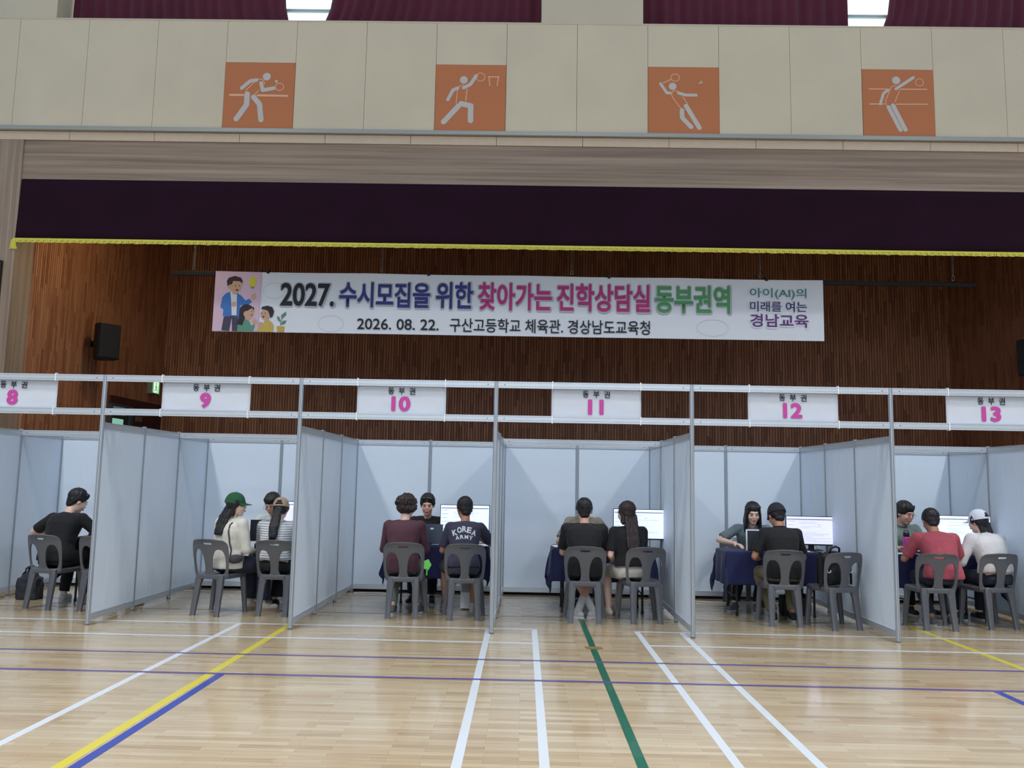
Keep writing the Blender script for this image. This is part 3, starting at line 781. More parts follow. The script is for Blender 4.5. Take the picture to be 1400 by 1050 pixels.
def side_partition(i):
    xf, xb = PX[i]
    if 0 < i < 6: lb = 'white booth partition between signs %d and %d' % (NUM[i - 1], NUM[i])
    elif i == 0: lb = 'white booth partition at the far left edge, left side of booth 8'
    else: lb = 'white booth partition at the far right edge, right side of booth 13'
    t = thing('booth_partition', lb, 'partition', (xf, 0, 0), 0, 'white partitions between the booths')
    P_ = [((xb - xf) * k / 3, DEP * k / 3) for k in range(4)]
    for k, (x, y) in enumerate(P_):
        o = obj('post', post_bm(x, y, 2.5 if k == 0 else HP + 0.012, 0.012), M_ALUP, t)
        bm = bmesh.new(); loft(bm, [[(x + r * math.cos(a), y + r * math.sin(a), z) for a in [2 * math.pi * j / 12 for j in range(12)]] for r, z in ((0.024, 0), (0.024, 0.008), (0.012, 0.014))])
        obj('foot', bm, M_RUB, t)
    for k in range(3):
        obj('panel', panel_bm(P_[k], P_[k + 1], 0.10, HP - 0.06), M_PANEL, t)
        obj('top_rail', rail_bm(P_[k], P_[k + 1], HP - 0.065, HP), M_ALU, t)
        obj('bottom_rail', rail_bm(P_[k], P_[k + 1], 0.045, 0.108), M_ALU, t)
for i in range(7): side_partition(i)
def sign(i):
    xc = (PX[i][0] + PX[i + 1][0]) / 2 + 0.028; num = str(NUM[i])
    t = thing('booth_sign', 'white fabric sign reading %s, over %s' % (num, WHO[NUM[i]]), 'sign', (xc, 0.026, 2.12), 0, 'numbered booth signs')
    bm = bmesh.new(); nx, nz = 24, 8; rows = []
    for j in range(nz + 1):
        rows.append([bm.verts.new((-0.455 + 0.91 * q / nx, 0.004 * noise.noise((q * 0.3 + i * 9, j * 0.5, 0)), 0.0 + 0.35 * j / nz)) for q in range(nx + 1)])
    for a, b in zip(rows[:-1], rows[1:]):
        for q in range(nx): bm.faces.new((a[q], a[q + 1], b[q + 1], b[q]))
    me = bpy.data.meshes.new('s'); bm.to_mesh(me); bm.free()
    link_obj('cloth', bake(me, [('SOLIDIFY', dict(thickness=0.002))]), M_SIGN, t, True)
    def put(name, bm, m):
        for v_ in bm.verts: v_.co.y += -0.006
        return obj(name, bm, m, t)
    for ch, cx in zip('동부권', (-0.108, 0.0, 0.108)):
        put('lettering', text_bm(ch, cx - 0.031, cx + 0.031, 0.232, 0.302, 0.022), M_INK)
    w = 0.058 if len(num) == 1 else (0.098 if num != '11' else 0.08)
    put('number', text_bm(num, -0.005 - w, -0.005 + w, 0.060, 0.216, 0.045), M_MAG)
    for sx in (-1, 1):
        for z in (0.035, 0.315):
            bm = bmesh.new(); loft(bm, [[(sx * 0.438 + 0.007 * math.cos(a), y, z + 0.007 * math.sin(a)) for a in [2 * math.pi * j / 8 for j in range(8)]] for y in (-0.004, -0.010)])
            plabel(obj('eyelet', bm, M_SCREW, t), 'small dark eyelet')
        for z0, z1 in ((-0.035, 0.035), (0.315, 0.385)):
            bm = bmesh.new(); xx = sx * 0.447
            for a in ((-0.045, -0.042), (0.0, 0.003)): box(bm, xx - 0.004, xx + 0.004, a[0], a[1], z0, z1)
            for a in ((z0 - 0.004, z0), (z1, z1 + 0.006)): box(bm, xx - 0.004, xx + 0.004, -0.045, 0.003, a[0], a[1])
            plabel(obj('cable_tie', bm, mat('white_tie', rgb(235, 238, 240), 0.5), t), 'white cable tie')
for i in range(6):
    n = NUM[i]; (a0, b0), (a1, b1) = PX[i], PX[i + 1]
    h = thing('booth_header', 'pair of aluminium rails over %s' % WHO[n], 'rail', ((a0 + a1) / 2, 0, 2.1), 0, 'aluminium header rails over the booths')
    w = (a1 - a0) / 2
    for z0, z1 in ((0.335, 0.40), (-0.01, 0.055)):
        obj('rail', rail_bm((-w, 0), (w, 0), z0, z1), M_ALU, h)
        for sx in (-1, 1): screw(h, sx * (w - 0.085), -0.015, (z0 + z1) / 2)
    bw = thing('booth_back_wall', 'white back wall behind %s' % WHO[n], 'partition', ((b0 + b1) / 2, DEP, 0), 0, 'white booth back walls')
    w = (b1 - b0) / 2
    obj('post', post_bm(0, 0, HP + 0.012, 0.012), M_ALUP, bw)
    for p, q in (((-w, 0), (0, 0)), ((0, 0), (w, 0))):
        obj('panel', panel_bm(p, q, 0.10, HP - 0.06), M_PANEL, bw)
        obj('top_rail', rail_bm(p, q, HP - 0.065, HP), M_ALU, bw)
        obj('bottom_rail', rail_bm(p, q, 0.045, 0.108), M_ALU, bw)
        for xx in (p[0] + 0.085, q[0] - 0.085): screw(bw, xx, -0.015, HP - 0.034)
    if n in (8, 9, 11, 13):
        f = 2 / 3; xa, xb = a0 + (b0 - a0) * f, a1 + (b1 - a1) * f; w = (xb - xa) / 2
        cb = thing('crossbar', 'aluminium crossbar above %s' % WHO[n], 'rail', ((xa + xb) / 2, DEP * f, HP), 0, 'crossbars inside the booths')
        obj('rail', rail_bm((-w, 0), (w, 0), -0.065, 0.0), M_ALU, cb)
        for sx in (-1, 1): screw(cb, sx * (w - 0.085), -0.015, -0.034)
    sign(i)

# ================================================================== CHAIRS
def chair_meshes():
    out = {}
    # backrest: outline with two tall openings and a hand slot, bent to the sitter's back
    c = bpy.data.curves.new('b', 'CURVE'); c.dimensions = '2D'; c.fill_mode = 'BOTH'
    def spl(pts):
        s = c.splines.new('POLY'); s.points.add(len(pts) - 1)
        for p, q in zip(s.points, pts): p.co = (q[0], q[1], 0, 1)
        s.use_cyclic_u = True
    def sym(h): return h + [(-x, y) for x, y in h[::-1]]
    arc = [(0.165 + 0.058 * math.cos(a) - 0.0, 0.715 + 0.085 * math.sin(a)) for a in [math.pi / 2 * k / 8 for k in range(9)]]
    half = [(0.20, 0.405), (0.208, 0.45), (0.215, 0.52), (0.221, 0.60), (0.2235, 0.66)] + arc + [(0.11, 0.808), (0.05, 0.813)]
    spl(sym(half))
    for s in (-1, 1):
        cx = 0.118 * s; pts = []
        for k in range(26):
            a = 2 * math.pi * k / 26; ca, sa = math.cos(a), math.sin(a)
            ex = 0.072 * math.copysign(abs(ca) ** 0.75, ca); ez = 0.142 * math.copysign(abs(sa) ** 0.8, sa)
            skew = (0.014 * s) * (-(ez) / 0.13)
            pts.append((cx + ex * (1 - 0.10 * ez / 0.13) - skew * 0.6, 0.562 + ez))
        spl(pts)
    spl([(0.046 * x + 0.012 * math.cos(a), 0.765 + 0.012 * math.sin(a)) for x, a in [(1, -math.pi / 2), (1, 0), (1, math.pi / 2), (-1, math.pi / 2), (-1, math.pi), (-1, -math.pi / 2)]])
    o = bpy.data.objects.new('b', c); COL.objects.link(o)
    dg = bpy.context.evaluated_depsgraph_get(); dg.update()
    me = bpy.data.meshes.new_from_object(o.evaluated_get(dg)); bpy.data.objects.remove(o)
    bm = bmesh.new(); bm.from_mesh(me)
    bmesh.ops.remove_doubles(bm, verts=bm.verts, dist=1e-5)
    for v in range(41, 82, 3): bmesh.ops.bisect_plane(bm, geom=bm.verts[:] + bm.edges[:] + bm.faces[:], plane_co=(0, v / 100, 0), plane_no=(0, 1, 0))
    for u in range(-21, 22, 3): bmesh.ops.bisect_plane(bm, geom=bm.verts[:] + bm.edges[:] + bm.faces[:], plane_co=(u / 100, 0, 0), plane_no=(1, 0, 0))
    for v in bm.verts:
        x, z = v.co.x, v.co.y
        y = -0.165 - 0.20 * (z - 0.42) + 1.1 * x * x + (0.02 * max(0, (z - 0.74) / 0.07) ** 2 * -1)
        v.co = Vector((x, y, z))
    bmesh.ops.recalc_face_normals(bm, faces=bm.faces[:])
    me = bpy.data.meshes.new('backrest'); bm.to_mesh(me); bm.free()
    out['backrest'] = bake(me, [('SOLIDIFY', dict(thickness=0.014, offset=0)), ('BEVEL', dict(width=0.003, segments=2, limit_method='ANGLE'))])
    # seat: rounded square dish with a skirt
    bm = bmesh.new(); n = 40; rings = []
    def se(rx, ry, z, cy=0.03, e=0.42):
        r = []
        for k in range(n):
            a = 2 * math.pi * k / n; ca, sa = math.cos(a), math.sin(a)
            r.append((rx * math.copysign(abs(ca) ** e, ca) * (1 + 0.07 * sa), cy + ry * math.copysign(abs(sa) ** e, sa), z))
        return r
    rings = [se(.192, .192, .385), se(.205, .205, .388), se(.212, .21, .425), se(.205, .203, .437), se(.19, .188, .438), se(.15, .15, .430), se(.09, .09, .424), se(.03, .03, .422)]
    loft(bm, rings)
    me = bpy.data.meshes.new('seat'); bm.to_mesh(me); bm.free(); out['seat'] = me
    # legs
    def leg(top, foot, wt, dt, out_x):
        bm = bmesh.new(); rings = []
        for z, w, dd in ((0.432, wt * 1.9, dt), (0.41, wt * 1.45, dt), (0.375, wt * 1.12, dt * .95), (0.33, wt, dt * .9), (0.16, wt * .86, dt * .8), (0.012, wt * .74, dt * .72), (0.0, wt * .86, dt * .86)):
            t = 1 - z / 0.432; x = top[0] + (foot[0] - top[0]) * t; y = top[1] + (foot[1] - top[1]) * t
            x -= out_x * 0.5 * (w - wt) * (1 if z > .33 else 0)
            r = []
            for k in range(12):
                a = 2 * math.pi * k / 12; ca, sa = math.cos(a), math.sin(a)
                r.append((x + w / 2 * math.copysign(abs(ca) ** .5, ca), y + dd / 2 * math.copysign(abs(sa) ** .5, sa), z))
            rings.append(r)
        loft(bm, rings); me = bpy.data.meshes.new('leg'); bm.to_mesh(me); bm.free(); return me
    out['legs'] = [leg((-.135, -.145), (-.15, -.215), .076, .056, -1), leg((.135, -.145), (.15, -.215), .076, .056, 1),
                   leg((-.172, .195), (-.218, .20), .060, .050, -1), leg((.172, .195), (.218, .20), .060, .050, 1)]
    bm = bmesh.new()   # web joining seat and backrest
    rbox(bm, -0.12, 0.12, -0.185, -0.135, 0.385, 0.43, 0.008); me = bpy.data.meshes.new('web'); bm.to_mesh(me); bm.free(); out['web'] = me
    for m_ in (out['backrest'], out['seat'], *out['legs']):
        for p in m_.polygons: p.use_smooth = True
        try: m_.set_sharp_from_angle(angle=R(40))
        except Exception: pass
    return out
CM = chair_meshes()
chair0 = None
CHAIRS = [
    (-5.27, 1.09, -14, 'grey plastic chair under the hunched young man at the far left'),
    (-4.66, 1.02, 0, 'grey plastic chair half hidden behind the partition between signs 8 and 9'),
    (-3.33, 0.88, -16, 'grey plastic chair under the woman in the green cap'),
    (-2.67, 0.94, -4, 'grey plastic chair under the woman in the tan cap'),
    (-1.29, 0.98, 0, 'grey plastic chair under the curly haired person in maroon'),
    (-0.63, 0.95, 4, 'grey plastic chair under the man in the navy KOREA ARMY shirt'),
    (0.69, 0.91, -3, 'grey plastic chair under the man in black with white socks'),
    (1.32, 0.98, 9, 'grey plastic chair under the woman in pale shorts'),
    (2.85, 0.98, -3, 'grey plastic chair under the man in the black cap'),
    (3.38, 0.82, 14, 'grey plastic chair with a black backpack on it instead of a sitter'),
    (4.47, 0.93, -3, 'grey plastic chair under the man in pink'),
    (5.19, 1.10, 8, 'grey plastic chair under the woman in the white cap'),
]
for (x, y, rz, lb) in CHAIRS:
    if chair0 is None:
        chair0 = thing('plastic_chair', lb, 'chair', (x, y, 0), R(rz), 'grey plastic chairs')
        for nm in ('backrest', 'seat'): link_obj(nm, CM[nm], M_CHAIR, chair0)
        link_obj('seat_web', CM['web'], M_CHAIR, chair0)
        for l in CM['legs']: link_obj('leg', l, M_CHAIR, chair0)
    else: dup(chair0, (x, y, 0), R(rz), lb)
# staff chairs behind the tables
for x, y, lb in ((-3.10, 2.42, 'grey plastic chair behind the table in booth 9, facing the camera'), (-1.16, 2.42, 'grey plastic chair under the staff man in a black T-shirt'),
              (0.84, 2.42, 'grey plastic chair under the staff member in taupe'), (2.78, 2.42, 'grey plastic chair under the staff woman in booth 12'),
              (4.62, 2.42, 'grey plastic chair under the staff man with glasses in a sage polo')):
    dup(chair0, (x, y, 0), R(180), lb, 'grey plastic chairs')

# ================================================================== TABLES
def table(x0, x1, y0, y1, n, m, cname, drop=(0.40, 0.34), seed=0):
    t = thing('folding_table', 'folding table in front of %s' % WHO[n], 'table', ((x0 + x1) / 2, (y0 + y1) / 2, 0), 0, 'folding tables in the booths')
    w, d_ = (x1 - x0) / 2, (y1 - y0) / 2
    bm = bmesh.new(); rbox(bm, -w, w, -d_, d_, 0.705, 0.73, 0.004); obj('tabletop', bm, M_TABTOP, t)
    for sx in (-1, 1):
        for sy in (-1, 1):
            bm = bmesh.new(); tube(bm, [(sx * (w - .12), sy * (d_ - .05), 0.0), (sx * (w - .12), sy * (d_ - .05), 0.70)], 0.0135, 8)
            obj('leg', bm, M_STEEL, t)
            bm = bmesh.new(); tube(bm, [(sx * (w - .12), sy * (d_ - .05), 0.0), (sx * (w - .12), sy * (d_ - .05), 0.03)], 0.018, 8)
            obj('foot', bm, M_BLACK, t)
        bm = bmesh.new(); tube(bm, [(sx * (w - .12), -(d_ - .05), 0.22), (sx * (w - .12), d_ - .05, 0.22)], 0.009, 6); obj('crosspiece', bm, M_STEEL, t)
    # draped cloth
    U, V = w + drop[0] * 0.95, d_ + drop[1]; nu, nv = 96, 60
    bm = bmesh.new(); rows = []
    for j in range(nv + 1):
        row = []
        for i in range(nu + 1):
            u = -U + 2 * U * i / nu; v_ = -V + 2 * V * j / nv
            ox, oy = max(0, abs(u) - w), max(0, abs(v_) - d_); dr = math.hypot(ox, oy)
            cx, cy = max(-w, min(w, u)), max(-d_, min(d_, v_))
            if dr > 0:
                dx, dy = math.copysign(ox, u) / dr, math.copysign(oy, v_) / dr
                along = cx if oy >= ox else cy
                corner = min(ox, oy) / dr
                fold = 0.5 + 0.5 * math.sin(along * 17 + seed * 2 + 2 * noise.noise((along * 2, seed, 0)))
                fold2 = math.sin(math.atan2(oy, ox) * 8 + seed)
                flare = 0.012 + dr * (0.10 * fold + 0.05 * noise.noise((u * 3, v_ * 3, seed))) * (1 - corner) + dr * corner * (0.20 + 0.12 * fold2)
                flare = max(0.008, min(flare, 0.16))
                dz = dr - 0.15 * flare
                p = (cx + dx * flare, cy + dy * flare, 0.734 - dz)
                p = (p[0] + (0.02 * math.sin(v_ * 30) * corner), p[1], max(0.01, p[2]))
            else: p = (u, v_, 0.736 + 0.0015 * noise.noise((u * 6, v_ * 6, seed)))
            row.append(bm.verts.new(p))
        rows.append(row)
    for a, b in zip(rows[:-1], rows[1:]):
        for i in range(nu): bm.faces.new((a[i], a[i + 1], b[i + 1], b[i]))
    me = bpy.data.meshes.new('cloth'); bm.to_mesh(me); bm.free()
    me = bake(me, [('SOLIDIFY', dict(thickness=0.0025, offset=1)), ('SMOOTH', dict(iterations=1))])
    o = link_obj('tablecloth', me, m, None, True); o.location = ((x0 + x1) / 2, (y0 + y1) / 2, 0)
    tag(o, '%s tablecloth in front of %s' % (cname, WHO[n]), 'tablecloth', 'tablecloths in the booths')
TABLES = {8: (-5.35, -4.50, 1.46, 1.95), 9: (-3.10, -2.42, 1.42, 1.95), 10: (-1.58, -0.42, 1.42, 1.95), 11: (0.36, 1.52, 1.42, 1.95), 12: (2.37, 3.50, 1.42, 1.95), 13: (4.32, 5.46, 1.45, 1.95)}
for n, (a, b, c, d_) in TABLES.items():
    table(a, b, c, d_, n, M_BLKC if n in (8, 9) else M_NAVYC, 'black' if n in (8, 9) else 'navy', seed=n, drop=(0.40 if n not in (8, 9, 10) else 0.30, 0.38))

# ================================================================== MONITORS
M_SCR = mat('lit_screen', rgb(218, 232, 250), 0.3, emit=0.82)
M_SCRV = mat('lit_screen_violet', rgb(214, 214, 246), 0.3, emit=0.82)
M_UI = mat('screen_dark_bar', rgb(96, 112, 130), 0.4, emit=0.3)
M_UI2 = mat('screen_grey_text', rgb(170, 182, 200), 0.4, emit=0.5)
M_UI3 = mat('screen_red_text', rgb(220, 160, 170), 0.4, emit=0.5)
def monitor(x, y, zb, w, h, rz, label, m, seed):
    rnd = random.Random(seed)
    t = thing('computer_monitor', label, 'monitor', (x, y, 0.738), R(rz), 'computer monitors on the booth tables')
    z0 = zb - 0.738; z1 = z0 + h
    bm = bmesh.new(); rbox(bm, -w / 2, w / 2, 0.0, 0.035, z0, z1, 0.005); obj('casing', bm, M_BLACK, t)
    bm = bmesh.new(); box(bm, -w / 2 + .008, w / 2 - .008, -0.002, 0.0, z0 + .018, z1 - .008); s = obj('screen', bm, m, t)
    def rect(name, rs, mm):
        bm = bmesh.new()
        for (a, b, c, d_) in rs: box(bm, -w / 2 + .008 + a * (w - .016), -w / 2 + .008 + b * (w - .016), -0.0035, -0.002, z0 + .018 + c * (h - .026), z0 + .018 + d_ * (h - .026))
        obj(name, bm, mm, s)
    rect('title_bar', [(0.01, 0.99, 0.885, 0.915)], M_UI)
    L_ = []
    for k in range(14):
        a = 0.24 + rnd.random() * 0.05; zz = 0.80 - k * 0.055
        if rnd.random() < 0.75: L_.append((a, a + 0.15 + rnd.random() * 0.5, zz, zz + 0.012))
    for k in range(6): L_.append((0.02, 0.10 + rnd.random() * 0.08, 0.82 - k * 0.13, 0.84 - k * 0.13))
    rect('text_line', L_, M_UI2); rect('red_mark', [(0.62, 0.68, 0.70, 0.72)], M_UI3)
    bm = bmesh.new(); rbox(bm, -0.035, 0.035, 0.035, 0.055, 0.0, z0 + 0.2, 0.004); obj('stand_neck', bm, M_BLACK, t)
    bm = bmesh.new(); rbox(bm, -0.12, 0.12, -0.05, 0.13, 0.0, 0.012, 0.004); obj('stand_base', bm, M_BLACK, t)
    for k in range(2):
        xx = -0.08 + 0.13 * k
        bm = bmesh.new(); tube(bm, [(xx, 0.045, z0 + 0.05), (xx + 0.01, 0.06, z0 - 0.02), (xx + 0.035, 0.08, 0.012), (xx + 0.08, 0.12, 0.006)], 0.003, 6)
        obj('cable', bm, M_BLACK, t)
monitor(-2.66, 1.72, 0.86, 0.61, 0.345, -6, 'lit monitor mostly hidden behind the partition, right of the tan capped woman', M_SCRV, 1)
monitor(-0.70, 1.78, 0.83, 0.60, 0.37, 0, 'lit monitor behind the man in the KOREA ARMY shirt', M_SCR, 2)
monitor(1.395, 1.76, 0.825, 0.61, 0.365, -2, 'lit monitor beside the long haired woman in booth 11', M_SCR, 3)
monitor(3.46, 1.74, 0.80, 0.60, 0.345, -5, 'lit violet tinted monitor to the right of the man in the black cap', M_SCRV, 4)
monitor(5.26, 1.78, 0.80, 0.70, 0.385, -1, 'lit monitor between the man in pink and the woman in the white cap', M_SCR, 5)
# loose extension cable behind the tables
def cable(pts, m, label, r=0.006):
    bm = bmesh.new(); P_ = [Vector(p) for p in pts]; Q = []
    for i in range(len(P_) - 1):
        a, b, c, d_ = P_[max(0, i - 1)], P_[i], P_[i + 1], P_[min(len(P_) - 1, i + 2)]
        for k in range(6):
            t = k / 6; Q.append(0.5 * ((2 * b) + (-a + c) * t + (2 * a - 5 * b + 4 * c - d_) * t * t + (-a + 3 * b - 3 * c + d_) * t ** 3))
    Q.append(P_[-1]); tube(bm, Q, r, 6); o = obj('power_cable', bm, m, None, True); tag(o, label, 'cable')
M_WC = mat('white_cable', rgb(225, 225, 220), 0.5)
cable([(1.78, 2.74, .008), (2.0, 2.70, .008), (2.3, 2.55, .008), (2.6, 2.50, .008), (3.0, 2.6, .008), (3.4, 2.45, .008)], M_WC, 'white power cable snaking behind the table of the man in the black cap')
cable([(-2.2, 2.72, .008), (-1.9, 2.75, .008), (-1.6, 2.66, .008), (-1.3, 2.7, .008)], M_WC, 'short white power cable left of the staff man in black')

# laptops, tablets, papers ---------------------------------------------
def laptop(x, y, rz, w, h, tilt, mlid, label, logo=None, frame=None):
    t = thing('laptop', label, 'laptop', (x, y, 0.74), R(rz))
    bm = bmesh.new(); rbox(bm, -w / 2, w / 2, 0.0, 0.23, 0.0, 0.014, 0.004); obj('base', bm, mat('laptop_base', rgb(60, 60, 66), 0.4), t)
    M = Matrix.Rotation(R(tilt), 3, 'X')
    bm = bmesh.new(); rbox(bm, -w / 2, w / 2, -0.006, 0.0, 0.012, h, 0.0028)
    for v_ in bm.verts: v_.co = M @ v_.co
    lid = obj('lid', bm, mlid, t)
    if logo:
        bm = bmesh.new(); disc(bm, 0.02, h * .78, 0.022, 0.011, -0.0075, 16)
        for v_ in bm.verts: v_.co = M @ v_.co
        plabel(obj('emblem', bm, logo, lid), 'small pale emblem')
    if frame:
        bm = bmesh.new()
        box(bm, -w / 2 - .008, -w / 2 + .008, -0.010, 0.003, 0, h + .008); box(bm, -w / 2, w / 2, -0.010, 0.003, h - .004, h + .01)
        for v_ in bm.verts: v_.co = M @ v_.co
        plabel(obj('bezel', bm, frame, t), 'white edge')
M_LB = mat('black_lid', rgb(22, 24, 32), 0.4); M_LS = mat('silver_lid', rgb(170, 178, 190), 0.35, 0.3); M_LG = mat('slate_lid', rgb(62, 70, 88), 0.4)
M_WH = mat('white_plastic', rgb(232, 234, 240), 0.4)
laptop(-3.0, 1.47, 4, 0.40, 0.25, -4, M_LB, 'black laptop lid between the two capped women')
laptop(-1.085, 1.50, 0, 0.30, 0.235, -4, M_LG, 'dark slate laptop lid in front of the staff man in booth 10', M_PAPER)
laptop(2.76, 1.52, -12, 0.26, 0.235, -6, M_LB, 'black tablet with a white edge in front of the staff woman', M_PAPER, M_WH)
laptop(4.86, 1.54, 0, 0.30, 0.235, -4, M_LS, 'silver laptop lid beside the pink bottle')
def papers(x, y, rz, n, label, w=0.21, l=0.297):
    t = thing('paper_sheets', label, 'paper', (x, y, 0.7395), R(rz))
    rnd = random.Random(int(x * 100))
    for k in range(n):
        bm = bmesh.new(); a = rnd.uniform(-0.2, 0.2); M = Matrix.Rotation(a, 3, 'Z')
        box(bm, -w / 2, w / 2, -l / 2, l / 2, 0.0012 * k + 0.0004, 0.0012 * k + 0.0011)
        for v_ in bm.verts: v_.co = M @ v_.co
        obj('sheet', bm, M_PAPER, t)
papers(-0.90, 1.55, 80, 4, 'white papers on the navy cloth between the two sitters in booth 10')
papers(-0.42, 1.56, 20, 2, 'white papers under the right arm of the man in the KOREA ARMY shirt')
papers(0.47, 1.62, 10, 3, 'white papers at the left end of the table in booth 11')
papers(1.00, 1.56, 85, 3, 'white papers between the man and the woman in booth 11')
papers(3.22, 1.58, 88, 4, 'white papers under the monitor in booth 12')
papers(4.46, 1.56, 85, 2, 'white papers left of the pink bottle')
papers(-4.86, 1.55, 80, 3, 'white papers in front of the man in black in booth 8')
# phone resting against the monitor in booth 13
t = thing('phone', 'black framed phone standing under the monitor between the sitters in booth 13', 'phone', (5.08, 1.52, 0.74), 0)
bm = bmesh.new(); rbox(bm, -0.10, 0.06, -0.006, 0.006, 0.0, 0.10, 0.003); obj('body', bm, M_BLACK, t)
bm = bmesh.new(); box(bm, -0.085, 0.03, -0.0085, -0.006, 0.015, 0.085); obj('screen', bm, mat('phone_screen', rgb(150, 160, 176), 0.2, emit=0.2), t)
bm = bmesh.new(); box(bm, -0.02, 0.02, 0.006, 0.05, 0.0, 0.006); obj('stand', bm, M_BLACK, t)
# bottle
t = thing('water_bottle', 'magenta water bottle with a black lid on the table in booth 13', 'bottle', (4.475, 1.50, 0.74))
def lathe(prof, n=24):
    bm = bmesh.new(); loft(bm, [[(r * math.cos(a), r * math.sin(a), z) for a in [2 * math.pi * k / n for k in range(n)]] for r, z in prof]); return bm
obj('body', lathe([(.034, 0), (.040, .004), (.040, .175), (.037, .19), (.030, .20)]), mat('magenta_enamel', rgb(200, 60, 160), 0.35, coat=0.3), t, True)
obj('lid', lathe([(.030, .198), (.036, .202), (.036, .235), (.030, .245), (.018, .248)]), M_BLACK, t, True)
bm = bmesh.new(); disc(bm, 0, 0.145, 0.010, 0.012, -0.0412); plabel(obj('emblem', bm, M_WH, t), 'small white emblem')
bm = bmesh.new(); tube(bm, [(-.028, 0, .235), (-.024, 0, .262), (0, 0, .27), (.024, 0, .262), (.028, 0, .235)], 0.006, 6); obj('handle', bm, M_BLACK, t)

# bags -------------------------------------------------------------------
def blob_mesh(shapes, voxel=0.012, smooth=4, amp=0.006, scale=9, seed=1):
    bm = bmesh.new()
    for s in shapes:
        if s[0] == 'e': ellipsoid(bm, s[1], s[2])
        elif s[0] == 'c': capsule(bm, s[1], s[2], s[3], s[4])
        else: box(bm, *s[1:])
    me = melt(bm, voxel, smooth); wrinkle(me, amp, scale, seed); return me
M_BAG = mat('navy_black_nylon', rgb(30, 34, 46), 0.6, noise_amt=0.1, noise_scale=20)
t = thing('tote_bag', 'dark navy bag on the floor left of the leftmost chair', 'bag', (-5.84, 1.62, 0))
link_obj('body', blob_mesh([('b', -.125, .125, -.09, .09, 0.0, .26), ('e', (0, 0, .26), (.11, .08, .08))], smooth=12, amp=0.016), M_BAG, t, True)
for s in (-1, 1):
    bm = bmesh.new(); tube(bm, [(-.06, s * .04, .29), (-.04, s * .03, .36), (0, s * .02, .385), (.04, s * .03, .36), (.06, s * .04, .29)], 0.013, 6); obj('handle', bm, M_BAG, t, True)
M_BP = mat('black_nylon', rgb(20, 20, 24), 0.65, noise_amt=0.1, noise_scale=20)
t = thing('backpack', 'black backpack with white clips sitting on the empty grey chair', 'bag', (3.38, 0.87, 0.437), R(14))
link_obj('body', blob_mesh([('b', -.15, .15, -.09, .08, 0.01, .30), ('e', (0, 0, .30), (.14, .08, .07)), ('e', (0, -.09, .12), (.10, .03, .10))], smooth=8, amp=0.008), M_BP, t, True)
bm = bmesh.new(); tube(bm, [(-.06, -.04, .34), (-.05, -.06, .40), (0, -.07, .42), (.05, -.06, .40), (.06, -.04, .34)], 0.012, 6); obj('handle', bm, M_BP, t, True)
bm = bmesh.new(); box(bm, -.235, -.195, -.11, -.105, -.02, .36); box(bm, -.235, -.195, -.11, .04, .36, .365)
obj('hanging_strap', bm, M_BP, t)
for s in (-1, 1):
    bm = bmesh.new(); tube(bm, [(s * .10, -.09, .28), (s * .14, -.12, .20), (s * .15, -.11, .10), (s * .19, -.05, .02)], 0.014, 6); obj('strap', bm, M_BP, t, True)
    bm = bmesh.new(); tube(bm, [(s * .13 - .02, -.135, .175), (s * .13 - .016, -.138, .155), (s * .13, -.138, .148), (s * .13 + .016, -.138, .155), (s * .13 + .02, -.135, .175)], 0.005, 6); plabel(obj('clip', bm, M_WH, t), 'white clip')
t = thing('floor_bag', 'black bag on the floor under the table in booth 12', 'bag', (3.20, 1.62, 0))
link_obj('body', blob_mesh([('b', -.16, .16, -.10, .10, 0.0, .22), ('e', (0, 0, .22), (.13, .09, .05))], smooth=8, amp=0.01, seed=4), M_BP, t, True)
bm = bmesh.new(); tube(bm, [(-.09, 0, .24), (-.05, -.03, .31), (.05, -.03, .31), (.09, 0, .24)], 0.010, 6); obj('handle', bm, M_BP, t, True)
t = thing('computer_case', 'white computer case under the table in booth 10', 'computer', (-0.62, 1.68, 0))
bm = bmesh.new(); rbox(bm, -.09, .09, -.18, .18, 0.012, 0.34, .008); obj('case', bm, M_WH, t)
bm = bmesh.new(); box(bm, -.075, .075, -.183, -.18, .20, .32); obj('drive_bay', bm, mat('grey_vent', rgb(150, 152, 158), 0.5), t)
for sx in (-1, 1):
    for sy in (-1, 1):
        bm = bmesh.new(); box(bm, sx * .07 - .012, sx * .07 + .012, sy * .15 - .012, sy * .15 + .012, 0, .012); obj('foot', bm, M_RUB, t)
t = thing('power_strip', 'white power strip on the floor under the table in booth 11', 'power strip', (1.15, 1.85, 0), R(5))
bm = bmesh.new(); rbox(bm, -.16, .16, -.025, .025, 0, .035, .006); obj('housing', bm, M_WH, t)
for k in range(4):
    bm = bmesh.new(); loft(bm, [[(-.11 + .073 * k + .016 * math.cos(a), .016 * math.sin(a), z) for a in [2 * math.pi * j / 12 for j in range(12)]] for z in (.035, .037)])
    obj('socket', bm, mat('socket_grey', rgb(180, 180, 184), 0.5), t)
# green hand fan hanging at the side of the chair in booth 10
t = thing('hand_fan', 'bright green hand fan beside the chair of the person in maroon', 'fan', (-1.055, 1.0, 0.50), R(10))
bm = bmesh.new(); pts = [((0.042 + 0.005 * math.cos(5 * a)) * math.cos(a), (0.056 + 0.005 * math.cos(5 * a)) * math.sin(a) + 0.055) for a in [2 * math.pi * k / 40 for k in range(40)]]
loft(bm, [[(px, y, pz) for px, pz in pts] for y in (-0.002, 0.002)])
obj('blade', bm, mat('green_plastic', rgb(120, 216, 100), 0.5), t)
bm = bmesh.new(); box(bm, -.007, .007, -.004, .004, -.06, .02); obj('handle', bm, mat('green_handle', rgb(90, 190, 80), 0.5), t)

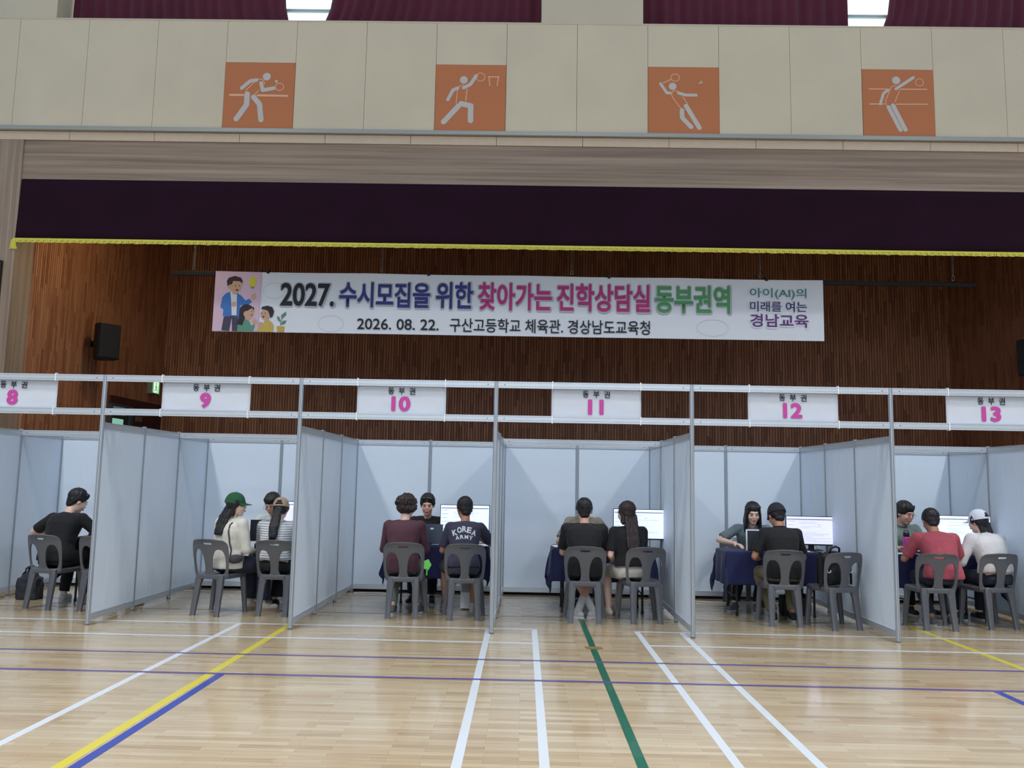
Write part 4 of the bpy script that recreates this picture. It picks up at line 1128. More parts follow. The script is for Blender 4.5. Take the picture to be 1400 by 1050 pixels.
# ================================================================== PEOPLE
def rotz(a): return Matrix.Rotation(a, 3, 'Z')
def cloth_mat(nm, col, **kw): return mat(nm, col, 0.85, noise_amt=0.06, noise_scale=10, bump=0.25, bump_scale=40, sheen=0.05, **kw)
def ik(a, b, l1, l2, pole):
    """elbow or knee position between a and b"""
    d = b - a; L = min(d.length, (l1 + l2) * 0.995); d.normalize(); b2 = a + d * L
    t = (l1 * l1 - l2 * l2 + L * L) / (2 * L); h = math.sqrt(max(l1 * l1 - t * t, 0))
    pole = (pole - d * pole.dot(d)).normalized()
    return a + d * t + pole * h, b2
def hand(bm, wrist, dirv, palm_n, side, s=1.0, curl=0.5):
    """palm, four bent fingers and a thumb"""
    d = dirv.normalized(); n = (palm_n - d * palm_n.dot(d)).normalized(); lat = d.cross(n) * side
    for k in (-1, 0, 1):
        capsule(bm, wrist + d * .015 * s + lat * k * .016 * s, wrist + d * .075 * s + lat * k * .024 * s, .015 * s, .012 * s, 8)
    for k, ln in zip((-1.5, -.5, .5, 1.5), (.058, .072, .078, .068)):
        p = wrist + d * .082 * s + lat * k * .0195 * s
        q = p + (d * math.cos(curl * .5) + n * math.sin(curl * .5)) * ln * .5 * s
        r = q + (d * math.cos(curl * 1.3) + n * math.sin(curl * 1.3)) * ln * .5 * s
        capsule(bm, p, q, .0092 * s, .0085 * s, 7); capsule(bm, q, r, .0085 * s, .0075 * s, 7)
    p = wrist + d * .03 * s + lat * .026 * s
    q = p + (d * .6 + lat * .75 + n * .2).normalized() * .035 * s; r = q + (d * .9 + lat * .2 + n * .35).normalized() * .03 * s
    capsule(bm, p, q, .0115 * s, .010 * s, 7); capsule(bm, q, r, .010 * s, .0085 * s, 7)
def person(label, x, y, rz, top=None, s=1.0, lean=(8, 22), hips_y=0.0, side_lean=0, head_yaw=0, head_pitch=-12, head_roll=0,
           hands=((-.16, .42, .78), (.16, .42, .78)), poles=((-1, -.3, -.8), (1, -.3, -.8)), skin=None, hair='short', hair_m=None,
           shirt=None, sleeve='short', pants=None, legs='trousers', shoe=None, knees=((-.13, 0), (.13, 0)), feet=((-.12, .42), (.12, .42)),
           build=1.0, cap=None, glasses=False, curl=0.6, collar=None, sock=None, hem=-0.05, hand_n=None, seed=1):
    skin = skin or M_SKIN; hair_m = hair_m or M_HAIR
    t = thing('person', label, 'person', (x, y, 0), R(rz), 'people seated in the booths')
    V = Vector; Hp = V((0, hips_y, .535))
    # ---- spine
    N = 12; sp = [Hp.copy()]; L = .50 * s
    for k in range(N):
        a = R(lean[0] + (lean[1] - lean[0]) * k / (N - 1)); b = R(side_lean) * (k / N)
        sp.append(sp[-1] + V((math.sin(b), math.sin(a) * math.cos(b), math.cos(a) * math.cos(b))) * L / N)
    def S(u):
        u = max(0, min(.9999, u)) * N; i = int(u); return sp[i].lerp(sp[i + 1], u - i)
    nb = sp[-1]; up = (sp[-1] - sp[-3]).normalized()
    tw = rotz(R(0))
    rt = V((1, 0, 0))
    # ---- head frame
    hs = 1.13 * s; hb = nb + (up * .55 + V((0, .12, .8))).normalized() * .052 * s
    HM = rotz(R(head_yaw)) @ Matrix.Rotation(R(head_pitch), 3, 'X') @ Matrix.Rotation(R(head_roll), 3, 'Y')
    hc = hb + HM @ V((0, .022, .100)) * hs
    def H(a, b, c): return hc + HM @ V((a * hs, b * hs, c * hs))
    def HR(*r): return tuple(q * hs for q in r)
    # ---- shoulders and arms
    shw = .175 * s * build; sh = [S(.92) + V((-shw, 0, -.012)), S(.92) + V((shw, 0, -.012))]
    ar = []
    for i in (0, 1):
        tgt = V(hands[i]); el, wr = ik(sh[i], tgt, .285 * s, .25 * s, V(poles[i])); ar.append((sh[i], el, wr))
    # ---- legs
    hip = [Hp + V((-.085 * s, .02, -.015)), Hp + V((.085 * s, .02, -.015))]; lg = []
    for i in (0, 1):
        foot = V((feet[i][0], feet[i][1], .085)); kn = V((knees[i][0], hip[i].y + .40 * s + knees[i][1], .50 * (.5 + .5 * s) + .01))
        lg.append((hip[i], kn, foot))
    # ---- body: one continuous surface
    bm = bmesh.new()
    ellipsoid(bm, H(0, -.012, .035), HR(.074, .090, .081), HM); ellipsoid(bm, H(0, .026, -.028), HR(.060, .062, .080), HM)
    ellipsoid(bm, H(0, .046, -.086), HR(.034, .034, .028), HM); ellipsoid(bm, H(0, .01, -.065), HR(.054, .06, .045), HM)
    for k in (-1, 1):
        ellipsoid(bm, H(k * .030, .064, -.028), HR(.026, .022, .026), HM); ellipsoid(bm, H(k * .0715, -.006, -.008), HR(.0115, .019, .029), HM)
    capsule(bm, H(0, .084, .004), H(0, .0945, -.026), .007 * s, .0115 * s, 8); capsule(bm, H(-.034, .074, .022), H(.034, .074, .022), .011 * s, .011 * s, 8)
    capsule(bm, H(-.014, .084, -.056), H(.014, .084, -.056), .009 * s, .009 * s, 8)
    capsule(bm, nb - up * .05, hb + HM @ V((0, .0, .045)) * s, .056 * s * build ** .5, .050 * s * build ** .5)
    secs = []
    for u, w, d_ in ((-.10, .120, .09), (.0, .155, .105), (.12, .150, .105), (.32, .130, .095), (.55, .145, .10), (.75, .160, .105), (.88, .150, .09), (.96, .085, .06)):
        c = S(max(0, u)) + (V((0, 0, u * .5)) if u < 0 else V((0, 0, 0)))
        secs.append((c, w * s * build, d_ * s * build))
    def torso(bm, secs, grow=0.0, n=20):
        rings = []
        for i, (c, w, d_) in enumerate(secs):
            dirv = (secs[min(i + 1, len(secs) - 1)][0] - secs[max(0, i - 1)][0]).normalized(); f = dirv.cross(rt).normalized() * -1
            r = []
            for k in range(n):
                a = 2 * math.pi * k / n; ca, sa = math.cos(a), math.sin(a)
                r.append(c + rt * (w + grow) * math.copysign(abs(ca) ** .8, ca) + f * (d_ + grow) * math.copysign(abs(sa) ** .85, sa))
            rings.append(r)
        loft(bm, rings)
    torso(bm, secs)
    for i in (0, 1):
        a, e, w = ar[i]
        capsule(bm, a, e, .046 * s * build, .036 * s * build); capsule(bm, e, e.lerp(w, .35), .036 * s, .039 * s); capsule(bm, e.lerp(w, .3), w, .039 * s, .024 * s)
        sd = -1 if i == 0 else 1
        pn = V(hand_n[i]) if hand_n else V((0, 0, -1))
        hand(bm, w, (w - e), pn, -sd if True else sd, s, curl)
        h, k, f = lg[i]
        capsule(bm, h, k, .078 * s * build, .052 * s); capsule(bm, k, k.lerp(f, .35), .052 * s, .055 * s); capsule(bm, k.lerp(f, .3), f, .055 * s, .034 * s)
    body = link_obj('body', melt(bm, .0075, 3, .4), skin, t, True)
    # ---- face
    for k in (-1, 1):
        bm = bmesh.new(); ellipsoid(bm, H(k * .031, .0835, .002), HR(.0145, .0055, .0040), HM, 10, 6); e = obj('eye', bm, M_EYEW, t, True)
        bm = bmesh.new(); ellipsoid(bm, H(k * .031, .0875, .0015), HR(.0066, .0035, .0052), HM, 8, 5); obj('iris', bm, M_EYE, e, True)
        bm = bmesh.new(); capsule(bm, H(k * .017, .0885, .0075), H(k * .046, .0805, .0075), .0022 * s, .0016 * s, 6); plabel(obj('eyelid', bm, M_HAIR, e, True), 'dark lash line')
        bm = bmesh.new(); capsule(bm, H(k * .016, .0900, .024), H(k * .047, .0790, .027), .0042 * s, .0026 * s, 6); obj('eyebrow', bm, M_HAIR, t, True)
    bm = bmesh.new(); ellipsoid(bm, H(0, .0925, -.0535), HR(.0195, .0045, .0042), HM, 10, 6); ellipsoid(bm, H(0, .0920, -.0600), HR(.0165, .0050, .0046), HM, 10, 6); obj('lips', bm, M_LIP, t, True)
    if glasses:
        bm = bmesh.new()
        for k in (-1, 1):
            tube(bm, [H(k * .033 + .021 * math.cos(a), .104, .0 + .016 * math.sin(a)) for a in [2 * math.pi * q / 14 for q in range(15)]], .0013 * s, 5)
            tube(bm, [H(k * .054, .104, .004), H(k * .078, .06, .004), H(k * .08, .0, .0)], .0013 * s, 5)
        tube(bm, [H(-.012, .104, .003), H(.012, .104, .003)], .0013 * s, 5); obj('glasses', bm, mat('thin_metal_frame', rgb(120, 116, 112), 0.3, 0.7), t)
    # ---- hair
    bm = bmesh.new(); rnd = random.Random(seed)
    def HE(a, b, c, r1, r2, r3): ellipsoid(bm, H(a, b, c), HR(r1, r2, r3), HM)
    capm = bool(cap); hv, amp, sc = .007, .004, 55
    if capm: HE(0, -.020, .030, .0820, .096, .080)
    if hair in ('short', 'part', 'crop', 'bowl'):
        g = {'crop': .001, 'short': .003, 'part': .005, 'bowl': .008}[hair]
        if not capm: HE(0, -.020, .045, .081 + g, .093 + g, .083 + g)
        HE(0, -.050, .0, .070 + g, .048 + g, .062)
        HE(0, -.055, -.045, .052, .034 + g, .040)
        for k in (-1, 1): HE(k * .064, -.012, .024, .019 + g, .045, .042)
        if not capm and hair != 'crop':
            for k in (-1, 1): HE(k * .030, .050, .080, .036, .026, .022)
            for _ in range(26):
                a = rnd.uniform(0, 6.28); q = rnd.uniform(.2, 1); p = V((.07 * q * math.cos(a), -.02 + .08 * q * math.sin(a), .045 + .083 * math.sqrt(max(0, 1 - .75 * q * q))))
                capsule(bm, H(*p), H(p.x * 1.10, p.y + .006, p.z + .004), .012 * s, .006 * s, 6)
        if hair == 'bowl':
            for k in (-1, 0, 1): HE(k * .030, .058, .066, .026, .024, .026)
        if not capm and hair != 'crop':
            for q in range(9):
                kx = -.052 + .013 * q + rnd.uniform(-.003, .003)
                capsule(bm, H(kx, .052, .092), H(kx + .006, .074 - 6 * kx * kx, .052 + rnd.uniform(-.006, .008)), .014 * s, .007 * s, 6)
    elif hair == 'curly':
        HE(0, -.020, .045, .098, .106, .094); HE(0, -.045, -.01, .094, .066, .070)
        for k in (-1, 1): HE(k * .070, -.005, .0, .030, .050, .055)
        for _ in range(90):
            a = rnd.uniform(0, 6.28); z = rnd.uniform(-.75, 1); q = math.sqrt(1 - z * z)
            p = V((.106 * q * math.cos(a), -.025 + .108 * q * math.sin(a), .030 + .098 * z))
            if p.y > .045 and p.z < .075: continue
            ellipsoid(bm, H(*p), rnd.uniform(.013, .022) * s, None, 8, 5)
        amp, sc = .006, 40
    elif hair in ('long', 'wavy', 'ponytail', 'bob', 'straight'):
        if not capm: HE(0, -.020, .045, .086, .098, .087)
        HE(0, -.042, -.005, .080, .060, .070)
        for k in (-1, 1):
            HE(k * .067, -.006, .02, .020, .050, .055)
            if hair in ('long', 'wavy', 'straight'): capsule(bm, H(k * .068, -.005, .01), H(k * .070, -.012, -.10), .022 * s, .024 * s)
        if hair == 'straight':     # falls in front of the shoulders
            for k in (-1, 1):
                for q in range(5):
                    capsule(bm, H(k * .064, .035 - .022 * q, .03), H(k * .074, .030 - .022 * q, -.09), .020 * s, .022 * s)
                    capsule(bm, H(k * .074, .030 - .022 * q, -.09), H(k * (.082 - .004 * q), .045 - .03 * q, -.19), .022 * s, .018 * s)
            for k in (-1, 1): HE(k * .048, .034, .074, .030, .030, .030)
        low = {'wavy': .36, 'straight': .3}.get(hair, .50); outy = {'wavy': -.150}.get(hair, -.140)
        if hair in ('long', 'wavy', 'straight', 'bob'):
            back = [H(0, -.055, -.03)]; z0 = {'bob': .10, 'straight': .16}.get(hair, .30)
            for q in range(1, 7):
                u = q / 6; c = H(0, -.06, -.03) * (1 - u) + (S(1 - low * u) + V((0, outy, .02))) * u
                if hair in ('bob',): c = H(0, -.055 - .01 * u, -.03 - .10 * u)
                back.append(c)
            for a, b in zip(back[:-1], back[1:]):
                for k in (-1.6, -.8, 0, .8, 1.6):
                    wv = .010 * math.sin(k * 3 + a.z * 40) if hair == 'wavy' else 0
                    capsule(bm, a + rt * (.036 * k + wv) * s, b + rt * (.033 * k + wv) * s, .026 * s, .022 * s, 8)
        if hair == 'ponytail':
            o_ = H(0, -.100, -.005); capsule(bm, H(0, -.06, .0), o_, .03 * s, .028 * s)
            pts = [o_, o_ + V((.0, -.035, -.05)), S(.86) + V((.01, -.16, .01)), S(.66) + V((.015, -.165, 0)), S(.52) + V((.0, -.15, 0))]
            for q, (a, b) in enumerate(zip(pts[:-1], pts[1:])):
                for k in (-1, 0, 1): capsule(bm, a + rt * .018 * k, b + rt * .022 * k, (.026, .036, .040, .030)[q] * s, (.036, .040, .030, .012)[q] * s, 8)
        amp, sc = .004, 45
    if len(bm.verts):
        hm = melt(bm, hv, 2, .4); wrinkle(hm, amp, sc, seed, (1, 1, .35)); link_obj('hair', hm, hair_m, t, True)
    else: bm.free()
    # ---- cap
    if cap:
        cm, back_open, brim = cap[0], cap[1], True
        bm = bmesh.new(); n, mrows = 40, 10; rows = []
        for j in range(mrows + 1):
            ph = (math.pi / 2) * j / mrows; row = []
            for i in range(n):
                a = 2 * math.pi * i / n; r = math.cos(ph) ** .85 if j else 1
                row.append(bm.verts.new(H(.088 * r * math.sin(a), -.018 + .104 * r * math.cos(a), .014 + .112 * math.sin(ph))))
            rows.append(row)
        for j, (a, b) in enumerate(zip(rows[:-1], rows[1:])):
            for i in range(n):
                ang = 2 * math.pi * (i + .5) / n
                if back_open and abs(ang - math.pi) < .50 and 1 <= j <= 3 and abs(ang - math.pi) < .55 - .10 * j: continue
                bm.faces.new((a[i], a[(i + 1) % n], b[(i + 1) % n], b[i]))
        bmesh.ops.remove_doubles(bm, verts=bm.verts, dist=.0015)
        me = bpy.data.meshes.new('c'); bm.to_mesh(me); bm.free()
        co = link_obj('cap', bake(me, [('SOLIDIFY', dict(thickness=.003, offset=0)), ('SUBSURF', dict(levels=1))]), cm, t, True)
        bm = bmesh.new(); rows = []
        for j in range(7):
            v_ = j / 6; row = []
            for i in range(17):
                a = -1.0 + 2.0 * i / 16
                r0x, r0y = .086 * math.sin(a), -.018 + .102 * math.cos(a)
                x_ = r0x * (1 - .06 * v_); y_ = r0y + v_ * .072 * (1 - (a / 1.0) ** 2 * .85) + .002
                row.append(bm.verts.new(H(x_, y_, .022 - .010 * v_ - .022 * (a * a) * v_)))
            rows.append(row)
        for a, b in zip(rows[:-1], rows[1:]):
            for i in range(16): bm.faces.new((a[i], a[i + 1], b[i + 1], b[i]))
        me = bpy.data.meshes.new('c'); bm.to_mesh(me); bm.free()
        link_obj('brim', bake(me, [('SOLIDIFY', dict(thickness=.004, offset=0))]), cm, co, True)
        bm = bmesh.new(); ellipsoid(bm, H(0, -.018, .128), HR(.007, .007, .004), HM, 8, 5); obj('button', bm, cm, co, True)
        if len(cap) > 2:
            bm = bmesh.new(); px_, py_ = cap[3]
            pts = [H(px_ - .013, py_[0], py_[1] - .003), H(px_ - .006, py_[0], py_[1] - .006), H(px_ + .014, py_[0], py_[1] + .006)] if cap[2] == 'tick' else [H(px_ - .004, py_[0], py_[1]), H(px_ + .004, py_[0], py_[1])]
            tube(bm, pts, [.0022 * s, .0036 * s, .0012 * s] if cap[2] == 'tick' else .0045 * s, 6); plabel(obj('emblem', bm, M_WH, co), 'small white emblem')
    # ---- shirt
    bm = bmesh.new(); ss = []
    for u, w, d_ in ((hem, .180, .138),) + tuple(q for q in ((.0, .184, .140), (.12, .178, .136), (.32, .155, .115), (.52, .160, .118), (.72, .178, .122), (.84, .175, .112), (.92, .135, .088), (.975, .070, .064), (1.0, .064, .060)) if q[0] > hem + .01):
        c = S(max(0, u)) + (V((0, 0, u * .5)) if u < 0 else V((0, 0, 0)))
        ss.append((c, w * s * build, d_ * s * build))
    torso(bm, ss, .008)
    slt = {'short': .82, 'long': 1.93, 'cap': .45}[sleeve]
    for i in (0, 1):
        a, e, w = ar[i]; r0, r1 = .064 * s * build, .060 * s * build
        inner = a.lerp(S(.86), .45); capsule(bm, nb + rt * (-.035 if i == 0 else .035) * s - up * .02, a, .042 * s * build, .056 * s * build)
        capsule(bm, inner, a, .062 * s * build, r0)
        if slt <= 1:
            en = a.lerp(e, slt); capsule(bm, a, a.lerp(e, slt * .5), r0, r1 * 1.02); d_ = (en - a).normalized(); ax, bx_ = frame_dir(d_)
            rings = [[c + rr * (math.cos(2 * math.pi * k / 14) * ax + math.sin(2 * math.pi * k / 14) * bx_) for k in range(14)] for c, rr in ((a, r0 * .95), (en, r1 * 1.03))]
            loft(bm, rings)
        else:
            capsule(bm, a, e, r0, .052 * s * build); m_ = e.lerp(w, slt - 1); d_ = (m_ - e).normalized(); ax, bx_ = frame_dir(d_)
            ellipsoid(bm, e, .053 * s * build)
            rings = [[c + rr * (math.cos(2 * math.pi * k / 14) * ax + math.sin(2 * math.pi * k / 14) * bx_) for k in range(14)] for c, rr in ((e, .052 * s), (m_, .036 * s))]
            loft(bm, rings)
    sm = melt(bm, .009, 5, .5); wrinkle(sm, .0055, 9, seed, (1, 1, .7)); wrinkle(sm, .0022, 26, seed + 5, (1, 1, .6))
    so = link_obj('shirt', sm, shirt, t, True)
    if collar:
        bm = bmesh.new(); tube(bm, [nb + up * .006 + V((.066 * s * build ** .5 * math.cos(a), .060 * s * math.sin(a), .008 - .018 * math.sin(a))) for a in [2 * math.pi * k / 20 for k in range(21)]], .011 * s, 6)
        obj('collar', bm, collar, so, True)
    # ---- legwear
    bm = bmesh.new()
    torso(bm, [(Hp + V((0, -.02, -.085)), .165 * s * build, .115), (Hp + V((0, -.01, -.03)), .172 * s * build, .128), (S(.08), .145 * s * build, .105)], .0)
    if legs == 'skirt':
        for i in (0, 1):
            h, k, f = lg[i]; capsule(bm, h, k, .095 * s, .075 * s)
        k0, k1 = lg[0][1], lg[1][1]; kc = (k0 + k1) / 2; fc = (lg[0][2] + lg[1][2]) / 2
        rings = []
        for u in (0, .3, .6, 1.0):
            c = kc.lerp(V((fc.x, fc.y - .03, .14)), u); w = (.17 + .05 * u) * s; d_ = (.10 + .06 * u) * s
            rings.append([c + V((w * math.cos(a), d_ * math.sin(a), 0)) for a in [2 * math.pi * q / 20 for q in range(20)]])
        loft(bm, rings); ellipsoid(bm, kc, (.17 * s, .11 * s, .09 * s)); capsule(bm, Hp + V((0, .1, -.02)), kc, .12 * s, .09 * s)
    else:
        for i in (0, 1):
            h, k, f = lg[i]
            if legs == 'shorts':
                en = h.lerp(k, .92); ax, bx_ = frame_dir(en - h)
                loft(bm, [[c + rr * (math.cos(2 * math.pi * q / 16) * ax + math.sin(2 * math.pi * q / 16) * bx_) for q in range(16)] for c, rr in ((h, .095 * s * build), (h.lerp(k, .5), .085 * s * build), (en, .078 * s))])
                ellipsoid(bm, h, .095 * s * build)
            else:
                wd = 1.35 if legs == 'wide' else 1.0
                capsule(bm, h, k, .095 * s * build, .070 * s * (1 + (wd - 1) * .5)); ax, bx_ = frame_dir(f - k); en = k.lerp(f, .93)
                loft(bm, [[c + rr * (math.cos(2 * math.pi * q / 16) * ax + math.sin(2 * math.pi * q / 16) * bx_) for q in range(16)] for c, rr in ((k, .068 * s * wd), (k.lerp(f, .5), .064 * s * wd), (en, .056 * s * wd))])
                ellipsoid(bm, k, .070 * s * (1 + (wd - 1) * .5))
    pm = melt(bm, .010, 5, .5); wrinkle(pm, .006, 10, seed + 9)
    link_obj({'skirt': 'skirt', 'shorts': 'shorts'}.get(legs, 'trousers'), pm, pants, t, True)
    # ---- shoes
    for i in (0, 1):
        h, k, f = lg[i]; fd = V((feet[i][0] - knees[i][0] * .6, .25, 0)).normalized(); 
        if len(feet[i]) > 2: fd = V(feet[i][2]).normalized()
        bm = bmesh.new(); c = V((f.x, f.y, 0))
        capsule(bm, c + V((0, 0, .042)) - fd * .035, c + V((0, 0, .036)) + fd * .15 * s, .036 * s, .034 * s); capsule(bm, c + V((0, 0, .075)), c + V((0, 0, .045)) + fd * .06, .040 * s, .036 * s)
        for v_ in bm.verts: v_.co.z = max(v_.co.z, .012)
        so_ = link_obj('shoe', melt(bm, .009, 3), shoe[0], t, True)
        bm = bmesh.new(); nrm = V((-fd.y, fd.x, 0)); pr = []
        for q in range(20):
            a = 2 * math.pi * q / 20; pr.append((c + fd * (.055 + .135 * s * math.cos(a)) + nrm * .043 * s * math.sin(a)))
        loft(bm, [[V((p.x, p.y, z)) for p in pr] for z in (0, .020)]); obj('sole', bm, shoe[1], so_, False)
        if sock:
            bm = bmesh.new(); capsule(bm, f, f.lerp(k, .28), .042 * s, .044 * s, 12); obj('sock', bm, sock, t, True)
    return dict(root=t, shirt=so, S=S, H=H, nb=nb)

def decal(pinfo, texts, m):
    """lettering laid on the back of a shirt"""
    so, root = pinfo['shirt'], pinfo['root']; me = so.data
    bvh = BVHTree.FromPolygons([v.co for v in me.vertices], [tuple(p.vertices) for p in me.polygons])
    for ch, cx, cz, w, h, rot in texts:
        bm = text_bm(ch, -w / 2, w / 2, -h / 2, h / 2, .032)
        bmesh.ops.subdivide_edges(bm, edges=bm.edges[:], cuts=1)
        bmesh.ops.triangulate(bm, faces=bm.faces[:])
        for v_ in bm.verts:
            a, b = v_.co.x, v_.co.z; ca, sa = math.cos(R(rot)), math.sin(R(rot))
            x_, z_ = cx + a * ca - b * sa, cz + a * sa + b * ca
            hit = bvh.ray_cast(Vector((x_, -1, z_)), Vector((0, 1, 0)))
            yy = hit[0].y if hit[0] is not None else 0
            v_.co = Vector((x_, yy - .004 + v_.co.y, z_))
        obj('lettering', bm, m, so)

WHITE_SHOE = (mat('white_shoe', rgb(205, 205, 205), 0.6), mat('white_sole', rgb(215, 215, 212), 0.6))
BLACK_SHOE = (mat('black_shoe', rgb(32, 32, 36), 0.6), mat('pale_sole', rgb(190, 190, 188), 0.6))
BEIGE_SHOE = (mat('pale_sandal', rgb(210, 196, 184), 0.6), mat('tan_sole', rgb(160, 140, 120), 0.6))
GREY_SHOE = (mat('grey_shoe', rgb(96, 98, 102), 0.6), mat('pale_sole', rgb(190, 190, 188), 0.6))
C_BLK = cloth_mat('black_cotton', rgb(13, 13, 18)); C_BLK2 = cloth_mat('black_trouser', rgb(15, 16, 21))
C_CREAM = cloth_mat('cream_knit', rgb(206, 202, 192)); C_DENIM = cloth_mat('dark_denim', rgb(34, 38, 54))
C_MAR = cloth_mat('maroon_cotton', rgb(76, 42, 54)); C_GRN = cloth_mat('grey_green_twill', rgb(112, 118, 112))
C_NAVY = cloth_mat('navy_slate_cotton', rgb(54, 54, 74)); C_CHAR = cloth_mat('charcoal_shorts', rgb(48, 50, 58))
C_STONE = cloth_mat('stone_shorts', rgb(188, 182, 172)); C_GREY = cloth_mat('blue_grey_blouse', rgb(96, 112, 120))
C_KHAKI = cloth_mat('olive_khaki', rgb(120, 108, 80)); C_SAGE = cloth_mat('sage_polo', rgb(112, 126, 122))
C_PINK = cloth_mat('faded_red_cotton', rgb(166, 72, 86)); C_WHT = cloth_mat('off_white_cotton', rgb(206, 204, 206))
C_OLIVE = cloth_mat('taupe_shirt', rgb(134, 128, 116)); C_PALE = cloth_mat('pale_mint_shirt', rgb(196, 206, 204))
def stripe_mat():
    m = cloth_mat('striped_jersey', rgb(206, 208, 210)); nt = m.node_tree; L = nt.links.new; b = nt.nodes['Principled BSDF']
    tc = nt.nodes.new('ShaderNodeTexCoord'); sp_ = nt.nodes.new('ShaderNodeSeparateXYZ'); L(tc.outputs['Object'], sp_.inputs[0])
    mu = nt.nodes.new('ShaderNodeMath'); mu.operation = 'MULTIPLY'; mu.inputs[1].default_value = 2 * math.pi / .026; L(sp_.outputs[2], mu.inputs[0])
    si = nt.nodes.new('ShaderNodeMath'); si.operation = 'SINE'; L(mu.outputs[0], si.inputs[0])
    gt = nt.nodes.new('ShaderNodeMath'); gt.operation = 'GREATER_THAN'; gt.inputs[1].default_value = .45; L(si.outputs[0], gt.inputs[0])
    mx = nt.nodes.new('ShaderNodeMixRGB'); L(gt.outputs[0], mx.inputs['Fac']); mx.inputs['Color1'].default_value = rgb(208, 210, 212); mx.inputs['Color2'].default_value = rgb(120, 128, 138)
    L(mx.outputs[0], b.inputs['Base Color']); return m
C_STR = stripe_mat()
CAPG = cloth_mat('green_cap_twill', rgb(26, 84, 50)); CAPT = cloth_mat('tan_cap_twill', rgb(160, 140, 116)); CAPK = cloth_mat('black_cap_twill', rgb(24, 28, 36)); CAPW = cloth_mat('white_cap_twill', rgb(200, 206, 220))

# booth 8
person('young man in a black T-shirt hunched over the table in booth 8', -5.29, 1.13, -9, s=1.03, lean=(8, 30), head_yaw=-32, head_pitch=-24,
       hands=((-.24, .32, .76), (.20, .40, .775)), poles=((-1.3, -.3, -.5), (1.1, -.2, -.6)), skin=M_SKIN3, shirt=C_BLK, pants=C_BLK2, shoe=WHITE_SHOE, build=1.04, feet=((-.14, .36), (.16, .30)), seed=1)
person('person in black mostly hidden behind the partition between signs 8 and 9', -4.64, 1.06, 0, s=.98, lean=(5, 26), head_yaw=-10, head_pitch=-15,
       hands=((-.20, .42, .78), (.10, .42, .78)), shirt=C_BLK, sleeve='long', pants=C_BLK2, shoe=BLACK_SHOE, hair='short', seed=2)
# booth 9
gc = person('woman in a green cap and cream sweater with long wavy dark hair', -3.27, 0.93, -34, s=.97, lean=(0, 10), head_yaw=-48, head_pitch=-4,
       hands=((-.02, .26, .66), (.10, .28, .66)), poles=((-.6, -.6, -1), (.6, -.6, -1)), skin=M_SKIN3, hair='wavy', shirt=C_CREAM, sleeve='long', pants=C_DENIM, legs='wide', shoe=BEIGE_SHOE,
       cap=(CAPG, False), feet=((-.02, .34), (.20, .36)), knees=((-.06, 0), (.16, 0)), hem=-.10, build=1.12, seed=3)
person('woman in a tan cap and striped top with a dark ponytail', -2.76, 0.98, -4, s=.93, lean=(4, 22), head_yaw=6, head_pitch=-12,
       hands=((-.16, .42, .78), (.14, .42, .78)), poles=((-.5, -.3, -1), (.5, -.3, -1)), build=1.12, skin=M_SKIN3, hair='ponytail', shirt=C_STR, sleeve='long', pants=C_BLK2, legs='skirt', shoe=BLACK_SHOE, cap=(CAPT, True, 'dot', (.0, (-.113, .085))), hem=.09, seed=4)
person('dark haired staff member in a pale shirt looking down, behind the tan cap', -3.13, 2.34, 176, s=.99, lean=(4, 24), head_yaw=-8, head_pitch=-26,
       hands=((-.14, .34, .78), (.16, .34, .78)), skin=M_SKIN, hair='bowl', shirt=C_PALE, pants=C_BLK2, shoe=BLACK_SHOE, glasses=True, seed=5)
# booth 10
person('person with curly dark hair in a maroon top and grey green trousers', -1.34, 1.03, -2, s=1.0, lean=(6, 20), head_yaw=-14, head_pitch=-8,
       hands=((-.16, .40, .77), (.15, .40, .77)), poles=((-.4, -.4, -1), (.4, -.4, -1)), skin=M_SKIN3, hair='curly', hair_m=M_HAIRB, shirt=C_MAR, sleeve='long', pants=C_GRN, shoe=GREY_SHOE, build=1.02,
       feet=((-.10, .05), (.16, .10)), hem=-.12, seed=6)
ka = person('man in a navy T-shirt with KOREA ARMY across the back', -0.655, 1.01, 4, s=1.0, lean=(6, 24), side_lean=4, head_yaw=16, head_pitch=-14,
       hands=((-.16, .40, .78), (.13, .40, .86)), poles=((-.4, -.2, -1), (.9, -.2, -.6)), skin=M_SKIN2, hair='crop', shirt=C_NAVY, pants=C_CHAR, legs='shorts', shoe=WHITE_SHOE, build=.98,
       feet=((-.18, .42), (.12, .40)), knees=((-.22, 0), (.14, 0)), hem=.0, seed=7)
person('staff man with black hair in a black T-shirt facing the camera', -1.20, 2.34, 178, s=1.0, lean=(2, 20), head_yaw=4, head_pitch=-12, skin=M_SKIN,
       hands=((-.26, .46, .78), (.10, .34, .80)), hair='part', shirt=C_BLK, pants=C_BLK2, shoe=BLACK_SHOE, feet=((-.12, .36), (.12, .38)), seed=8)
